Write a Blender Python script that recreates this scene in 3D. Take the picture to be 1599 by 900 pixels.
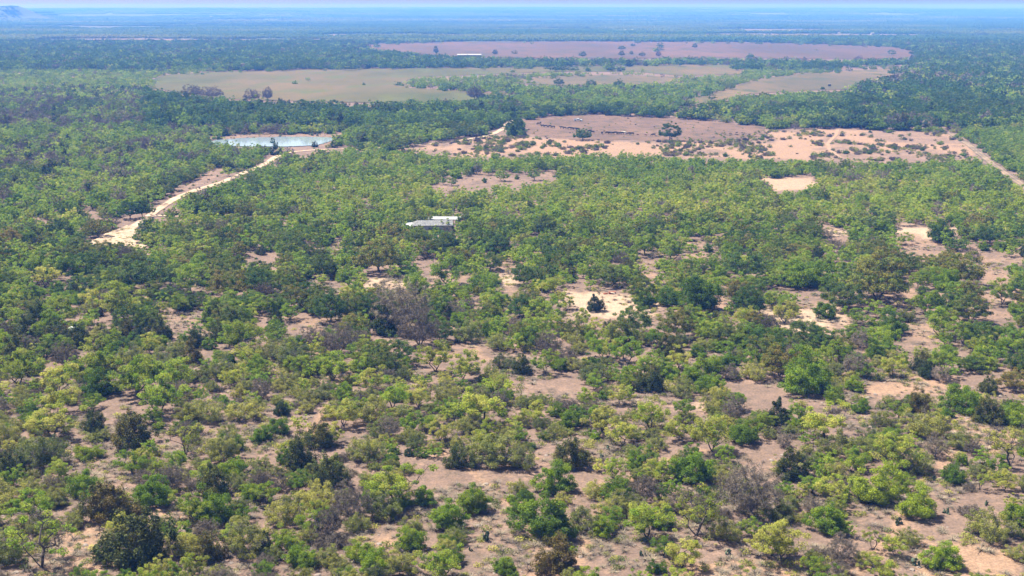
import bpy, bmesh, math, random
import numpy as np
from mathutils import Vector, Matrix, Euler

for o in list(bpy.data.objects):
    bpy.data.objects.remove(o)
S = bpy.context.scene
COL = S.collection

# ------------------------------------------------------------------ camera
F_PX, VH = 2000.0, 12.0
TH = math.atan((450 - VH) / F_PX)
CT, ST = math.cos(TH), math.sin(TH)
H = 74.5 * CT
cam = bpy.data.objects.new("camera", bpy.data.cameras.new("camera"))
COL.objects.link(cam)
cam.location = (0, 0, H)
cam.rotation_euler = (math.pi / 2 - TH, 0, 0)
cam.data.sensor_width = 36
cam.data.lens = 36 * F_PX / 1599
cam.data.clip_start = 1
cam.data.clip_end = 60000
S.camera = cam

# ------------------------------------------------------------------ world, sun, exposure
SUN_EL, SUN_AZ = 58, -58            # degrees; azimuth from +Y, negative = towards -X
world = bpy.data.worlds.new("World")
S.world = world
world.use_nodes = True
wn = world.node_tree
bg = wn.nodes["Background"]
sky = wn.nodes.new("ShaderNodeTexSky")
sky.sky_type = "NISHITA"
sky.sun_disc = False
sky.sun_elevation = math.radians(SUN_EL)
sky.sun_rotation = math.radians(SUN_AZ)
sky.altitude = 300
sky.air_density = 1.0
sky.dust_density = 2.2
sky.ozone_density = 1.0
wn.links.new(sky.outputs[0], bg.inputs[0])
bg.inputs[1].default_value = 0.065
sun = bpy.data.objects.new("sun", bpy.data.lights.new("sun", "SUN"))
COL.objects.link(sun)
sun.data.energy = 5.0
sun.data.angle = math.radians(0.55)
sun.data.color = (1.0, 0.955, 0.88)
_el, _az = math.radians(SUN_EL), math.radians(SUN_AZ)
sdir = Vector((math.sin(_az) * math.cos(_el), math.cos(_az) * math.cos(_el), math.sin(_el)))
sun.rotation_euler = sdir.to_track_quat("Z", "Y").to_euler()
S.view_settings.view_transform = "Standard"
S.view_settings.look = "None"
S.view_settings.gamma = 1
S.view_settings.use_curve_mapping = False
S.view_settings.exposure = 1.42
S.render.engine = "CYCLES"
cy = S.cycles
cy.max_bounces = 6
cy.diffuse_bounces = 2
cy.glossy_bounces = 2
cy.transmission_bounces = 3
cy.transparent_max_bounces = 4
cy.volume_bounces = 0
cy.use_denoising = True
cy.denoiser = "OPENIMAGEDENOISE"
cy.denoising_prefilter = "ACCURATE"
cy.sample_clamp_indirect = 4
cy.caustics_reflective = False
cy.caustics_refractive = False
cy.use_adaptive_sampling = False
HAZE_DENSITY = 1 / 5300.0

# ------------------------------------------------------------------ photo pixel <-> ground
def ground(u, v):
    a, b = (u - 799.5) / F_PX, (450 - v) / F_PX
    t = H / (ST - b * CT)
    return t * a, t * (CT + b * ST)

def pxm(v):
    return (v - VH) / 74.5

def to_pix(x, y, z=0.0):
    x = np.asarray(x, float); y = np.asarray(y, float)
    dz = z - H
    depth = y * CT - dz * ST
    up = y * ST + dz * CT
    depth = np.maximum(depth, 1.0)
    return 799.5 + F_PX * x / depth, 450 - F_PX * up / depth

# ------------------------------------------------------------------ noise
def _hash(ix, iy, seed):
    n = (ix.astype(np.int64) * 374761393 + iy.astype(np.int64) * 668265263 + seed * 974711) & 0x7FFFFFFF
    n = ((n ^ (n >> 13)) * 1274126177) & 0x7FFFFFFF
    n = (n ^ (n >> 16)) & 0x7FFFFFFF
    return n / float(0x7FFFFFFF)

def vnoise(x, y, seed=0):
    x = np.asarray(x, float); y = np.asarray(y, float)
    ix, iy = np.floor(x), np.floor(y)
    fx, fy = x - ix, y - iy
    fx = fx * fx * (3 - 2 * fx); fy = fy * fy * (3 - 2 * fy)
    a = _hash(ix, iy, seed); b = _hash(ix + 1, iy, seed); c = _hash(ix, iy + 1, seed); d = _hash(ix + 1, iy + 1, seed)
    return (a * (1 - fx) + b * fx) * (1 - fy) + (c * (1 - fx) + d * fx) * fy

def fbm(x, y, seed=0, octs=4):
    s, a, t = 0, 0.5, 0
    for k in range(octs):
        s = s + a * vnoise(x * 2 ** k, y * 2 ** k, seed + k * 17); t += a; a *= 0.5
    return s / t

def sstep(a, b, x):
    t = np.clip((x - a) / (b - a), 0, 1)
    return t * t * (3 - 2 * t)

def terrain(x, y):
    x = np.asarray(x, float); y = np.asarray(y, float)
    near = (fbm(x / 55, y / 55, 5, 3) - 0.5) * 2.2
    near = near * (1 - 0.6 * sstep(500, 700, y))
    r = sstep(4200, 13500, y)
    ridge = (fbm(x / 2600 + 3, y / 900, 9, 3) - 0.45) * 34 * sstep(3500, 7000, y)
    far = 62 * r ** 1.6 + ridge * (0.25 + 0.5 * r)
    hx, hy = -2672.0, 7000.0
    hill = 66 * np.exp(-(((x - hx) / 85) ** 2 + ((y - hy) / 300) ** 2)) + 9 * np.exp(-(((x - hx + 60) / 240) ** 2 + ((y - hy) / 600) ** 2))
    return near + far + hill

# ------------------------------------------------------------------ layout polygons, read off the photograph and put on the ground
FIELD_HAY = [[(236, 126), (255, 118), (330, 113), (480, 109), (640, 107), (900, 104), (1100, 101), (1180, 101), (1150, 108), (1165, 116), (1060, 119), (1000, 113), (880, 112), (760, 117), (650, 121), (632, 128), (640, 138), (700, 141), (770, 147), (870, 150), (780, 155), (720, 158), (620, 163), (560, 161), (470, 159), (400, 157), (330, 154), (290, 146), (236, 138)]]
FIELD_BROWN = [[(885, 119), (960, 117), (1065, 121), (1060, 128), (1000, 133), (900, 134), (820, 132), (800, 126)],
               [(1310, 112), (1430, 104), (1412, 116), (1345, 126), (1330, 140), (1260, 142), (1170, 147), (1120, 158), (1075, 168), (1028, 171), (1060, 160), (1100, 150), (1140, 138), (1180, 125), (1240, 117)],
               [(1180, 103), (1400, 93), (1480, 93), (1440, 98), (1300, 104), (1180, 108)]]
FIELD_PINK = [[(525, 73), (560, 69), (700, 66), (900, 65), (1100, 66), (1250, 68), (1390, 73), (1440, 82), (1425, 91), (1330, 93), (1250, 92), (1100, 91), (950, 92), (800, 91), (700, 88), (650, 84), (580, 77)]]
PASTURE = [[(818, 190), (850, 183), (920, 180), (1050, 185), (1110, 190), (1190, 199), (1200, 213), (1110, 222), (1000, 219), (900, 218), (840, 213), (822, 205)]]
SANDFLAT = [[(600, 234), (700, 224), (745, 214), (830, 213), (1000, 222), (1100, 210), (1200, 203), (1330, 202), (1480, 208), (1515, 225), (1535, 246), (1400, 254), (1250, 251), (1100, 246), (980, 241), (850, 245), (740, 247), (660, 240)]]
SANDPATCH = [[(1188, 281), (1270, 278), (1278, 288), (1250, 299), (1205, 298)]]
CLEARING = [[(680, 283), (740, 276), (860, 274), (874, 282), (835, 290), (720, 296), (668, 298)]]
POND = [[(318, 226), (335, 220), (380, 216.5), (440, 214.8), (500, 215), (524, 216), (518, 221), (495, 228), (450, 230), (400, 230), (350, 229)]]
BANK = [[(302, 224), (325, 214), (370, 208), (450, 209), (530, 206), (556, 211), (540, 219), (500, 216), (380, 217), (330, 224)]]
YARD = [[(132, 382), (165, 364), (198, 352), (215, 360), (205, 372), (232, 382), (220, 388), (180, 380), (150, 386)]]
GAPS = [(565, 430, 600, 446), (590, 434, 665, 466), (665, 425, 735, 440), (775, 410, 808, 452), (880, 448, 1000, 486), (940, 470, 1050, 500), (246, 488, 318, 516), (455, 498, 515, 520),
        (690, 508, 720, 560), (715, 545, 800, 570), (1235, 465, 1310, 520), (1275, 357, 1330, 368), (1395, 357, 1500, 370), (1400, 374, 1470, 408), (1476, 392, 1599, 412), (1515, 415, 1570, 500),
        (1560, 455, 1599, 500), (1400, 432, 1440, 480), (1400, 505, 1475, 535), (1330, 590, 1485, 616), (1080, 382, 1105, 405), (1000, 404, 1032, 442), (1110, 448, 1150, 485), (820, 598, 925, 618), (990, 615, 1110, 640),
        (100, 830, 160, 899), (120, 700, 215, 760), (210, 775, 290, 806), (240, 690, 290, 722), (640, 720, 800, 790), (700, 725, 830, 760), (720, 790, 830, 899), (560, 815, 640, 850), (830, 690, 880, 770), (880, 690, 960, 800), (905, 850, 1010, 899),
        (1050, 665, 1090, 700), (1140, 700, 1240, 740), (1485, 640, 1599, 700), (1440, 690, 1490, 800), (1330, 800, 1400, 840), (1480, 770, 1570, 899), (1320, 640, 1390, 665), (480, 690, 530, 720), (1380, 780, 1450, 899), (1090, 850, 1220, 899), (380, 670, 440, 720)]
ROAD_MAIN = [(835, 183.5, 3.28), (812, 185.5, 4.10), (797, 190, 4.10), (789, 199, 4.10), (772, 209, 4.10), (748, 215, 3.69), (700, 222, 2.46), (600, 231, 2.13), (520, 233, 2.46), (480, 235, 3.28), (450, 238, 3.77), (432, 245, 3.77), (414, 256, 3.61), (385, 268, 3.61), (345, 285, 3.61), (305, 298, 3.77), (275, 311, 3.77), (246, 327, 3.61), (224, 345, 3.61), (196, 361, 4.10), (150, 379, 4.10)]
ROAD_SIDE = [(236, 337, 3), (262, 337, 2.6), (290, 339, 2), (330, 340, 1.8), (380, 342, 1.5)]
TRACK_EAST = [(1484, 208, 3.5), (1515, 228, 4), (1545, 252, 4), (1575, 274, 4), (1620, 306, 4)]
TRAIL = [(1308, 203, 1.8), (1306, 212, 2), (1292, 224, 2), (1296, 236, 2), (1318, 250, 1.6)]

def in_poly(px, py, poly):
    px = np.asarray(px, float); py = np.asarray(py, float)
    inside = np.zeros(px.shape, bool)
    n = len(poly)
    for i in range(n):
        x0, y0 = poly[i]; x1, y1 = poly[(i + 1) % n]
        if y0 == y1:
            continue
        c = (y0 > py) != (y1 > py)
        inside ^= c & (px < (x1 - x0) * (py - y0) / (y1 - y0) + x0)
    return inside

def poly_dist(px, py, poly, ysc=3.0):
    """signed distance in stretched pixel units, positive inside"""
    d = np.full(np.shape(px), 1e9)
    n = len(poly)
    for i in range(n):
        x0, y0 = poly[i]; x1, y1 = poly[(i + 1) % n]
        y0 *= ysc; y1 *= ysc
        vx, vy = x1 - x0, y1 - y0
        t = np.clip(((px - x0) * vx + (py * ysc - y0) * vy) / max(vx * vx + vy * vy, 1e-6), 0, 1)
        d = np.minimum(d, np.hypot(px - x0 - t * vx, py * ysc - y0 - t * vy))
    return np.where(in_poly(px, py, poly), d, -d)

def road_hit(px, py, line, grow=1.0):
    hit = np.zeros(np.shape(px), bool)
    for (x0, y0, w0), (x1, y1, w1) in zip(line[:-1], line[1:]):
        A = ground(x0, y0); B = ground(x1, y1)
        hit |= _segd(px, py, A, B) < 0.5 * max(w0, w1) * grow
    return hit

def _segd(X, Y, A, B):
    vx, vy = B[0] - A[0], B[1] - A[1]
    t = np.clip(((X - A[0]) * vx + (Y - A[1]) * vy) / (vx * vx + vy * vy), 0, 1)
    return np.hypot(X - A[0] - t * vx, Y - A[1] - t * vy)

FIELDS = FIELD_HAY + FIELD_BROWN + FIELD_PINK
ROAD_BANK = [[(246, 316), (285, 292), (330, 268), (352, 262), (350, 272), (305, 294), (262, 316)]]
KEEP_CLEAR = ROAD_BANK + [[(450, 235), (530, 231), (600, 229), (600, 232), (530, 235), (455, 242)], [(322, 217), (370, 210.5), (450, 211.5), (535, 208.5), (540, 213), (350, 219)], [(186, 330), (250, 325), (256, 345), (190, 352)]] + PASTURE + SANDPATCH + CLEARING + POND + YARD + [[(340, 217), (380, 214), (520, 212), (524, 218), (470, 231), (400, 229)]]

def covers(u, v, hpx, wpx, polys):
    """would a plant with its foot at (u, v) stand on or hide one of the open places"""
    bad = np.zeros(np.shape(u), bool)
    for poly in polys:
        xs = [p[0] for p in poly]; ys = [p[1] for p in poly]
        near = (u > min(xs) - 30) & (u < max(xs) + 30) & (v > min(ys) - 5) & (v < max(ys) + 60)
        if not near.any():
            continue
        idx = np.nonzero(near)[0]
        b = np.zeros(len(idx), bool)
        for k in (0.0, 0.35, 0.7):
            b |= in_poly(u[idx], v[idx] - k * hpx[idx], poly)
        bad[idx] |= b
    return bad

def covers_road(u, v, hpx):
    bad = np.zeros(np.shape(u), bool)
    for line, g in ((ROAD_MAIN, 1.5), (ROAD_SIDE, 1.2), (TRACK_EAST, 1.6)):
        for k in (0.0, 0.3, 0.6):
            X, Y = ground(u, np.maximum(v - k * hpx, VH + 3))
            bad |= road_hit(X, Y, line, g)
    return bad

# ------------------------------------------------------------------ material helpers
def new_mat(name):
    m = bpy.data.materials.new(name)
    m.use_nodes = True
    nt = m.node_tree
    for n in list(nt.nodes):
        nt.nodes.remove(n)
    out = nt.nodes.new("ShaderNodeOutputMaterial")
    return m, nt, out

def node(nt, t, **kw):
    n = nt.nodes.new(t)
    for k, v in kw.items():
        setattr(n, k, v)
    return n

def simple_mat(name, col, rough=0.8, metal=0.0, var=0.12, scale=3.0, spec=0.3):
    m, nt, out = new_mat(name)
    p = node(nt, "ShaderNodeBsdfPrincipled")
    p.inputs["Roughness"].default_value = rough
    p.inputs["Metallic"].default_value = metal
    p.inputs["Specular IOR Level"].default_value = spec
    tc = node(nt, "ShaderNodeTexCoord")
    nz = node(nt, "ShaderNodeTexNoise"); nz.inputs["Scale"].default_value = scale; nz.inputs["Detail"].default_value = 4
    nt.links.new(tc.outputs["Object"], nz.inputs["Vector"])
    r = node(nt, "ShaderNodeValToRGB")
    r.color_ramp.elements[0].position = 0.3; r.color_ramp.elements[1].position = 0.7
    r.color_ramp.elements[0].color = tuple(c * (1 - var) for c in col) + (1,)
    r.color_ramp.elements[1].color = tuple(min(1, c * (1 + var)) for c in col) + (1,)
    nt.links.new(nz.outputs["Fac"], r.inputs[0])
    nt.links.new(r.outputs[0], p.inputs["Base Color"])
    nt.links.new(p.outputs[0], out.inputs[0])
    return m

def leaf_mat(name, stops, trans=0.35, rough=0.6, spec=0.10):
    """leaf colour by the plant's own tone, varied from leaf clump to leaf clump"""
    m, nt, out = new_mat(name)
    at = node(nt, "ShaderNodeAttribute", attribute_type="INSTANCER", attribute_name="tone")
    cv = node(nt, "ShaderNodeAttribute", attribute_type="GEOMETRY", attribute_name="clump")
    oi = node(nt, "ShaderNodeObjectInfo")
    a = node(nt, "ShaderNodeMath", operation="MULTIPLY_ADD")
    nt.links.new(cv.outputs["Fac"], a.inputs[0]); a.inputs[1].default_value = 0.60; nt.links.new(at.outputs["Fac"], a.inputs[2])
    b = node(nt, "ShaderNodeMath", operation="SUBTRACT"); b.inputs[1].default_value = 0.28
    nt.links.new(a.outputs[0], b.inputs[0])
    r = node(nt, "ShaderNodeValToRGB")
    el = r.color_ramp.elements
    el[0].position, el[0].color = stops[0][0], stops[0][1] + (1,)
    el[1].position, el[1].color = stops[-1][0], stops[-1][1] + (1,)
    for p_, c in stops[1:-1]:
        e = el.new(p_); e.color = c + (1,)
    nt.links.new(b.outputs[0], r.inputs[0])
    hs = node(nt, "ShaderNodeHueSaturation")
    mr = node(nt, "ShaderNodeMapRange"); mr.inputs[3].default_value = 0.84; mr.inputs[4].default_value = 1.18
    nt.links.new(oi.outputs["Random"], mr.inputs[0]); nt.links.new(mr.outputs[0], hs.inputs["Value"])
    nt.links.new(r.outputs[0], hs.inputs["Color"])
    d = node(nt, "ShaderNodeBsdfPrincipled")
    d.inputs["Roughness"].default_value = rough; d.inputs["Specular IOR Level"].default_value = spec
    t = node(nt, "ShaderNodeBsdfTranslucent")
    nt.links.new(hs.outputs[0], d.inputs["Base Color"]); nt.links.new(hs.outputs[0], t.inputs["Color"])
    mx = node(nt, "ShaderNodeMixShader"); mx.inputs[0].default_value = trans
    nt.links.new(d.outputs[0], mx.inputs[1]); nt.links.new(t.outputs[0], mx.inputs[2])
    nt.links.new(mx.outputs[0], out.inputs[0])
    return m

LEAF = {
    "M": leaf_mat("mesquite_leaf", [(0.0, (0.115, 0.190, 0.018)), (0.35, (0.195, 0.300, 0.020)), (0.7, (0.310, 0.360, 0.040)), (1.0, (0.450, 0.430, 0.090))], 0.50),
    "B": leaf_mat("green_shrub_leaf", [(0.0, (0.068, 0.124, 0.014)), (0.5, (0.150, 0.235, 0.015)), (1.0, (0.300, 0.360, 0.028))], 0.45),
    "J": leaf_mat("juniper_leaf", [(0.0, (0.041, 0.070, 0.016)), (0.5, (0.089, 0.103, 0.021)), (1.0, (0.182, 0.132, 0.032))], 0.2),
    "D": leaf_mat("oak_leaf", [(0.0, (0.064, 0.134, 0.018)), (0.5, (0.147, 0.186, 0.026)), (1.0, (0.244, 0.186, 0.044))], 0.35),
    "F": leaf_mat("sage_shrub_leaf", [(0.0, (0.111, 0.143, 0.038)), (0.5, (0.212, 0.230, 0.050)), (1.0, (0.391, 0.366, 0.074))], 0.35),
    "E": leaf_mat("grey_twig", [(0.0, (0.115, 0.092, 0.071)), (0.5, (0.178, 0.146, 0.108)), (1.0, (0.264, 0.217, 0.144))], 0.0, 0.85),
}
LEAF["S"] = LEAF["M"]; LEAF["H"] = LEAF["E"]
BARK = simple_mat("dark_bark", (0.085, 0.066, 0.055), 0.9, var=0.35, scale=5)
BARK_GREY = simple_mat("grey_bark", (0.190, 0.160, 0.145), 0.9, var=0.3, scale=5)
BARK_RED = simple_mat("juniper_bark", (0.110, 0.078, 0.060), 0.9, var=0.3, scale=5)
PAD = simple_mat("cactus_pad", (0.075, 0.110, 0.062), 0.6, var=0.25, scale=1.5)

# ------------------------------------------------------------------ mesh from arrays
def mesh_np(name, V, quads=None, tris=None, mats=(), mat_idx=None, attr=None, smooth=False):
    V = np.asarray(V, np.float32)
    me = bpy.data.meshes.new(name)
    nq = 0 if quads is None else len(quads); ntr = 0 if tris is None else len(tris)
    me.vertices.add(len(V)); me.vertices.foreach_set("co", V.ravel())
    loops = []
    if nq: loops.append(np.asarray(quads, np.int32).ravel())
    if ntr: loops.append(np.asarray(tris, np.int32).ravel())
    L = np.concatenate(loops)
    me.loops.add(len(L)); me.loops.foreach_set("vertex_index", L)
    me.polygons.add(nq + ntr)
    starts = np.concatenate([np.arange(nq) * 4, nq * 4 + np.arange(ntr) * 3]).astype(np.int32)
    me.polygons.foreach_set("loop_start", starts)
    if mat_idx is not None:
        me.polygons.foreach_set("material_index", np.asarray(mat_idx, np.int32))
    if smooth:
        me.polygons.foreach_set("use_smooth", np.ones(nq + ntr, bool))
    for m in mats:
        me.materials.append(m)
    if attr:
        for k, v in attr.items():
            a = me.attributes.new(k, "FLOAT", "POINT"); a.data.foreach_set("value", np.asarray(v, np.float32))
    me.update(calc_edges=True)
    return me

def tubes(segs, sides=5):
    """segs (n,8): p0 p1 r0 r1 -> verts, quads"""
    segs = np.asarray(segs, float)
    p0, p1, r0, r1 = segs[:, :3], segs[:, 3:6], segs[:, 6], segs[:, 7]
    d = p1 - p0
    d /= np.maximum(np.linalg.norm(d, axis=1, keepdims=True), 1e-6)
    ref = np.where(np.abs(d[:, 2:3]) < 0.9, np.array([[0, 0, 1.0]]), np.array([[1.0, 0, 0]]))
    a = np.cross(d, ref); a /= np.linalg.norm(a, axis=1, keepdims=True)
    b = np.cross(d, a)
    n = len(segs)
    ang = np.arange(sides) * 2 * math.pi / sides
    ring = a[:, None, :] * np.cos(ang)[None, :, None] + b[:, None, :] * np.sin(ang)[None, :, None]
    V = np.concatenate([p0[:, None] + ring * r0[:, None, None], p1[:, None] + ring * r1[:, None, None]], axis=1).reshape(-1, 3)
    base = (np.arange(n) * 2 * sides)[:, None]
    k = np.arange(sides)[None, :]; k2 = (k + 1) % sides
    Q = np.stack([base + k, base + k2, base + sides + k2, base + sides + k], axis=2).reshape(-1, 4)
    return V, Q

def leaves(rng, C, rc, n, size, flat=0.65, up=0.5, elong=1.5, wid=0.42):
    """leaf sprays scattered round clump centres C (k,3) with radii rc (k,)"""
    k = len(C)
    idx = np.repeat(np.arange(k), n)
    N = len(idx)
    g = rng.normal(size=(N, 3))
    g /= np.maximum(np.linalg.norm(g, axis=1, keepdims=True), 1e-6)
    rad = rng.uniform(0.15, 1.0, N) ** 0.55
    off = g * rad[:, None] * np.asarray(rc)[idx][:, None]
    off[:, 2] *= flat
    P = C[idx] + off
    nr = g * 0.7 + rng.normal(size=(N, 3)) * 0.8 + np.array([0, 0, up])
    nr /= np.linalg.norm(nr, axis=1, keepdims=True)
    t = np.cross(nr, rng.normal(size=(N, 3))); t /= np.maximum(np.linalg.norm(t, axis=1, keepdims=True), 1e-6)
    b = np.cross(nr, t)
    s = size * rng.uniform(0.6, 1.35, N)[:, None]
    e = elong * 0.5
    V = np.stack([P - t * s * e, P - b * s * wid + nr * s * 0.08, P + t * s * e, P + b * s * wid + nr * s * 0.08], axis=1).reshape(-1, 3)
    Q = np.arange(N * 4).reshape(-1, 4)
    cl = rng.uniform(0, 1, k)[idx]
    cl = np.clip(cl * 0.75 + rng.uniform(0, 0.25, N), 0, 1)
    return V, Q, np.repeat(cl, 4)

def skeleton(rng, targets, stems, step, r_tip, wob=0.18, stem_tilt=0.6, stem_len=0.9):
    pos = [np.zeros(3)]; par = [-1]; plen = [0.0]
    a0 = rng.uniform(0, 6.28)
    for i in range(stems):
        a = a0 + i * 2 * math.pi / stems + rng.uniform(-.4, .4)
        tilt = stem_tilt * rng.uniform(0.5, 1.2) if stems > 1 else stem_tilt * 0.25
        cur, p = np.zeros(3), 0
        d = np.array([math.cos(a) * math.sin(tilt), math.sin(a) * math.sin(tilt), math.cos(tilt)])
        L = stem_len * rng.uniform(0.8, 1.2); m = max(2, int(L / step))
        for j in range(m):
            cur = cur + d * L / m + rng.normal(size=3) * wob * step * 0.4
            cur[2] = max(cur[2], 0.02)
            pos.append(cur.copy()); par.append(p); plen.append(plen[p] + L / m); p = len(pos) - 1
    order = np.argsort(np.linalg.norm(targets * np.array([1, 1, 0.8]), axis=1))
    for ti in order:
        T = targets[ti]
        A = np.array(pos)
        dv = T - A
        dist = np.linalg.norm(dv, axis=1)
        cost = dist + 0.28 * np.array(plen) + np.where(A[:, 2] > T[2] + 0.2, 1.0, 0) * 0.6
        cost[0] += 2.0
        b = int(np.argmin(cost))
        D = dist[b]
        m = max(1, int(round(D / step)))
        p = b; start = A[b]
        bow = rng.normal(size=3) * D * wob; bow[2] = abs(bow[2]) * 0.8
        for j in range(1, m + 1):
            t = j / m
            q = start + (T - start) * t + bow * math.sin(math.pi * t) + (rng.normal(size=3) * wob * step * 0.35 if j < m else 0)
            q[2] = max(q[2], 0.02)
            pos.append(q); par.append(p); plen.append(plen[p] + D / m); p = len(pos) - 1
    n = len(pos)
    r2 = np.zeros(n); kids = np.zeros(n, int)
    for i in range(n - 1, 0, -1):
        if kids[i] == 0: r2[i] = r_tip ** 2
        r2[par[i]] += r2[i] * 1.0; kids[par[i]] += 1
    r = np.sqrt(r2)
    pos = np.array(pos)
    segs = [np.concatenate([pos[par[i]], pos[i], [min(r[par[i]], r[i] * 1.35), r[i]]]) for i in range(1, n)]
    return np.array(segs)

def shell_points(rng, n, hw, z0, z1, inner=0.55, lobes=3, lobe=0.22, top=0.35, minsep=0.0):
    """points in the outer part of an uneven dome: half width hw, from z0 to z1"""
    ph = rng.uniform(0, 6.28, 3); out = []
    zc = z0 + (z1 - z0) * top; tries = 0
    while len(out) < n and tries < n * 60:
        tries += 1
        g = rng.normal(size=3); g /= np.linalg.norm(g)
        rr = rng.uniform(inner ** 3, 1) ** (1 / 3)
        az = math.atan2(g[1], g[0])
        f = 1 + lobe * math.sin(lobes * az + ph[0]) * 0.6 + lobe * math.sin(2 * az + ph[1]) * 0.5 + lobe * math.sin(5 * g[2] + 3 * az + ph[2]) * 0.5
        p = np.array([g[0] * hw * f, g[1] * hw * f, (z1 - zc) * f * g[2] if g[2] > 0 else (zc - z0) * g[2]]) * rr
        p[2] += zc
        if minsep and any(np.linalg.norm(p - q) < minsep for q in out[-40:]):
            continue
        out.append(p)
    return np.array(out)

# every builder works on a plant about W metres wide and returns wood segments, leaf arrays, bark
SPEC_W = {"M": 6.5, "B": 6.0, "J": 6.0, "D": 9.0, "E": 7.0, "F": 6.0, "H": 5.0, "S": 6.5}
RATIO = {"M": 0.80, "B": 0.68, "J": 0.80, "D": 0.72, "E": 0.80, "F": 0.58, "H": 0.33, "S": 0.85}

def build_plant(sp, seed, lod=0):
    """lod 0: close, 1: middle distance, 2: far"""
    rng = np.random.default_rng(seed)
    W = SPEC_W[sp]; Ht = W * RATIO[sp] * rng.uniform(0.92, 1.1)
    ls = (1.0, 2.2, 4.2)[lod]; ln = (1.0, 0.20, 0.055)[lod]
    cl = (1.0, 0.8, 0.55)[lod]
    hw = W * 0.5
    if sp == "M":
        C = shell_points(rng, int(50 * cl), hw * 0.92, Ht * 0.24, Ht * 0.92, 0.35, 3, 0.38, 0.35, W * 0.05)
        rc = rng.uniform(0.045, 0.135, len(C)) * W
        segs = skeleton(rng, C[:: (1 if lod == 0 else 3)], rng.integers(2, 4), 0.5, 0.027, 0.2, 0.7, Ht * 0.28)
        lv = leaves(rng, C, rc, int(165 * ln), 0.128 * ls, 0.6, 0.5 if lod == 0 else 0.8)
    elif sp == "S":
        C = shell_points(rng, int(40 * cl), hw * 0.92, Ht * 0.35, Ht * 0.95, 0.5, 4, 0.32, 0.35, W * 0.05)
        segs = skeleton(rng, C, rng.integers(2, 4), 0.5, 0.028, 0.24, 0.75, Ht * 0.30)
        C2 = C[rng.permutation(len(C))[: int(len(C) * 0.62)]]
        rc = rng.uniform(0.05, 0.095, len(C2)) * W
        lv = leaves(rng, C2, rc, int(95 * ln), 0.125 * ls, 0.6)
    elif sp == "B":
        C = shell_points(rng, int(85 * cl), hw * 0.88, Ht * 0.06, Ht * 0.88, 0.5, 3, 0.34, 0.3, W * 0.045)
        rc = rng.uniform(0.075, 0.13, len(C)) * W
        segs = skeleton(rng, C[::2 if lod == 0 else 5], 4, 0.6, 0.02, 0.15, 0.7, Ht * 0.3)
        lv = leaves(rng, C, rc, int(150 * ln), 0.135 * ls, 0.7, 0.5 if lod == 0 else 0.75)
    elif sp == "J":
        C = shell_points(rng, int(95 * cl), hw * 0.84, Ht * 0.03, Ht * 0.9, 0.5, 3, 0.3, 0.22, W * 0.04)
        pinch = 1 - 0.35 * np.clip(C[:, 2] / Ht, 0, 1) ** 1.5
        C[:, :2] *= pinch[:, None]
        rc = rng.uniform(0.05, 0.11, len(C)) * W
        segs = skeleton(rng, C[::2 if lod == 0 else 5], 2, 0.6, 0.022, 0.12, 0.3, Ht * 0.4)
        lv = leaves(rng, C, rc, int(150 * ln), 0.125 * ls, 1.25, 0.2)
    elif sp == "D":
        C = shell_points(rng, int(120 * cl), hw * 0.92, Ht * 0.22, Ht * 0.93, 0.62, 3, 0.18, 0.22, W * 0.035)
        rc = rng.uniform(0.05, 0.085, len(C)) * W
        segs = skeleton(rng, C, 1 if rng.uniform() < .5 else 2, 0.7, 0.026, 0.15, 0.5, Ht * 0.30)
        lv = leaves(rng, C, rc, int(125 * ln), 0.145 * ls, 0.6)
    elif sp == "E":
        C = shell_points(rng, int(300 if lod == 0 else 110 if lod == 1 else 45), hw * 0.96, Ht * 0.18, Ht * 0.98, 0.5, 3, 0.2, 0.3)
        segs = skeleton(rng, C, rng.integers(2, 4), 0.5, 0.017 * ls ** 0.5, 0.16, 0.6, Ht * 0.28)
        lv = leaves(rng, C, rng.uniform(0.03, 0.07, len(C)) * W, int(30 * ln + 1), 0.12 * ls, 0.8, 0.0, 5.0, (0.13, 0.22, 0.35)[lod])
    elif sp == "F":
        C = shell_points(rng, int(95 * cl), hw * 0.9, Ht * 0.10, Ht * 0.92, 0.45, 3, 0.36, 0.3, W * 0.04)
        rc = rng.uniform(0.06, 0.11, len(C)) * W
        segs = skeleton(rng, C[::2 if lod == 0 else 4], 5, 0.5, 0.018, 0.16, 0.8, Ht * 0.25)
        lv = leaves(rng, C, rc, int(120 * ln), 0.098 * ls, 0.7, 0.4, 1.7)
    else:  # H
        C = shell_points(rng, int(110 * cl), hw * 0.95, Ht * 0.04, Ht * 0.95, 0.3, 4, 0.3, 0.3)
        segs = skeleton(rng, C[::2 if lod == 0 else 4], 6, 0.4, 0.014, 0.16, 0.9, Ht * 0.3)
        lv = leaves(rng, C, rng.uniform(0.06, 0.1, len(C)) * W, int(44 * ln + 1), 0.12 * ls, 0.8, 0.2, 4.0, (0.16, 0.25, 0.35)[lod])
    if lod == 2:
        segs = segs[segs[:, 7] > 0.05] if (segs[:, 7] > 0.05).any() else segs[:3]
    return segs, lv, Ht

BARKS = {"M": BARK, "S": BARK, "B": BARK, "J": BARK_RED, "D": BARK, "E": BARK_GREY, "F": BARK_GREY, "H": BARK_GREY}

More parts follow.
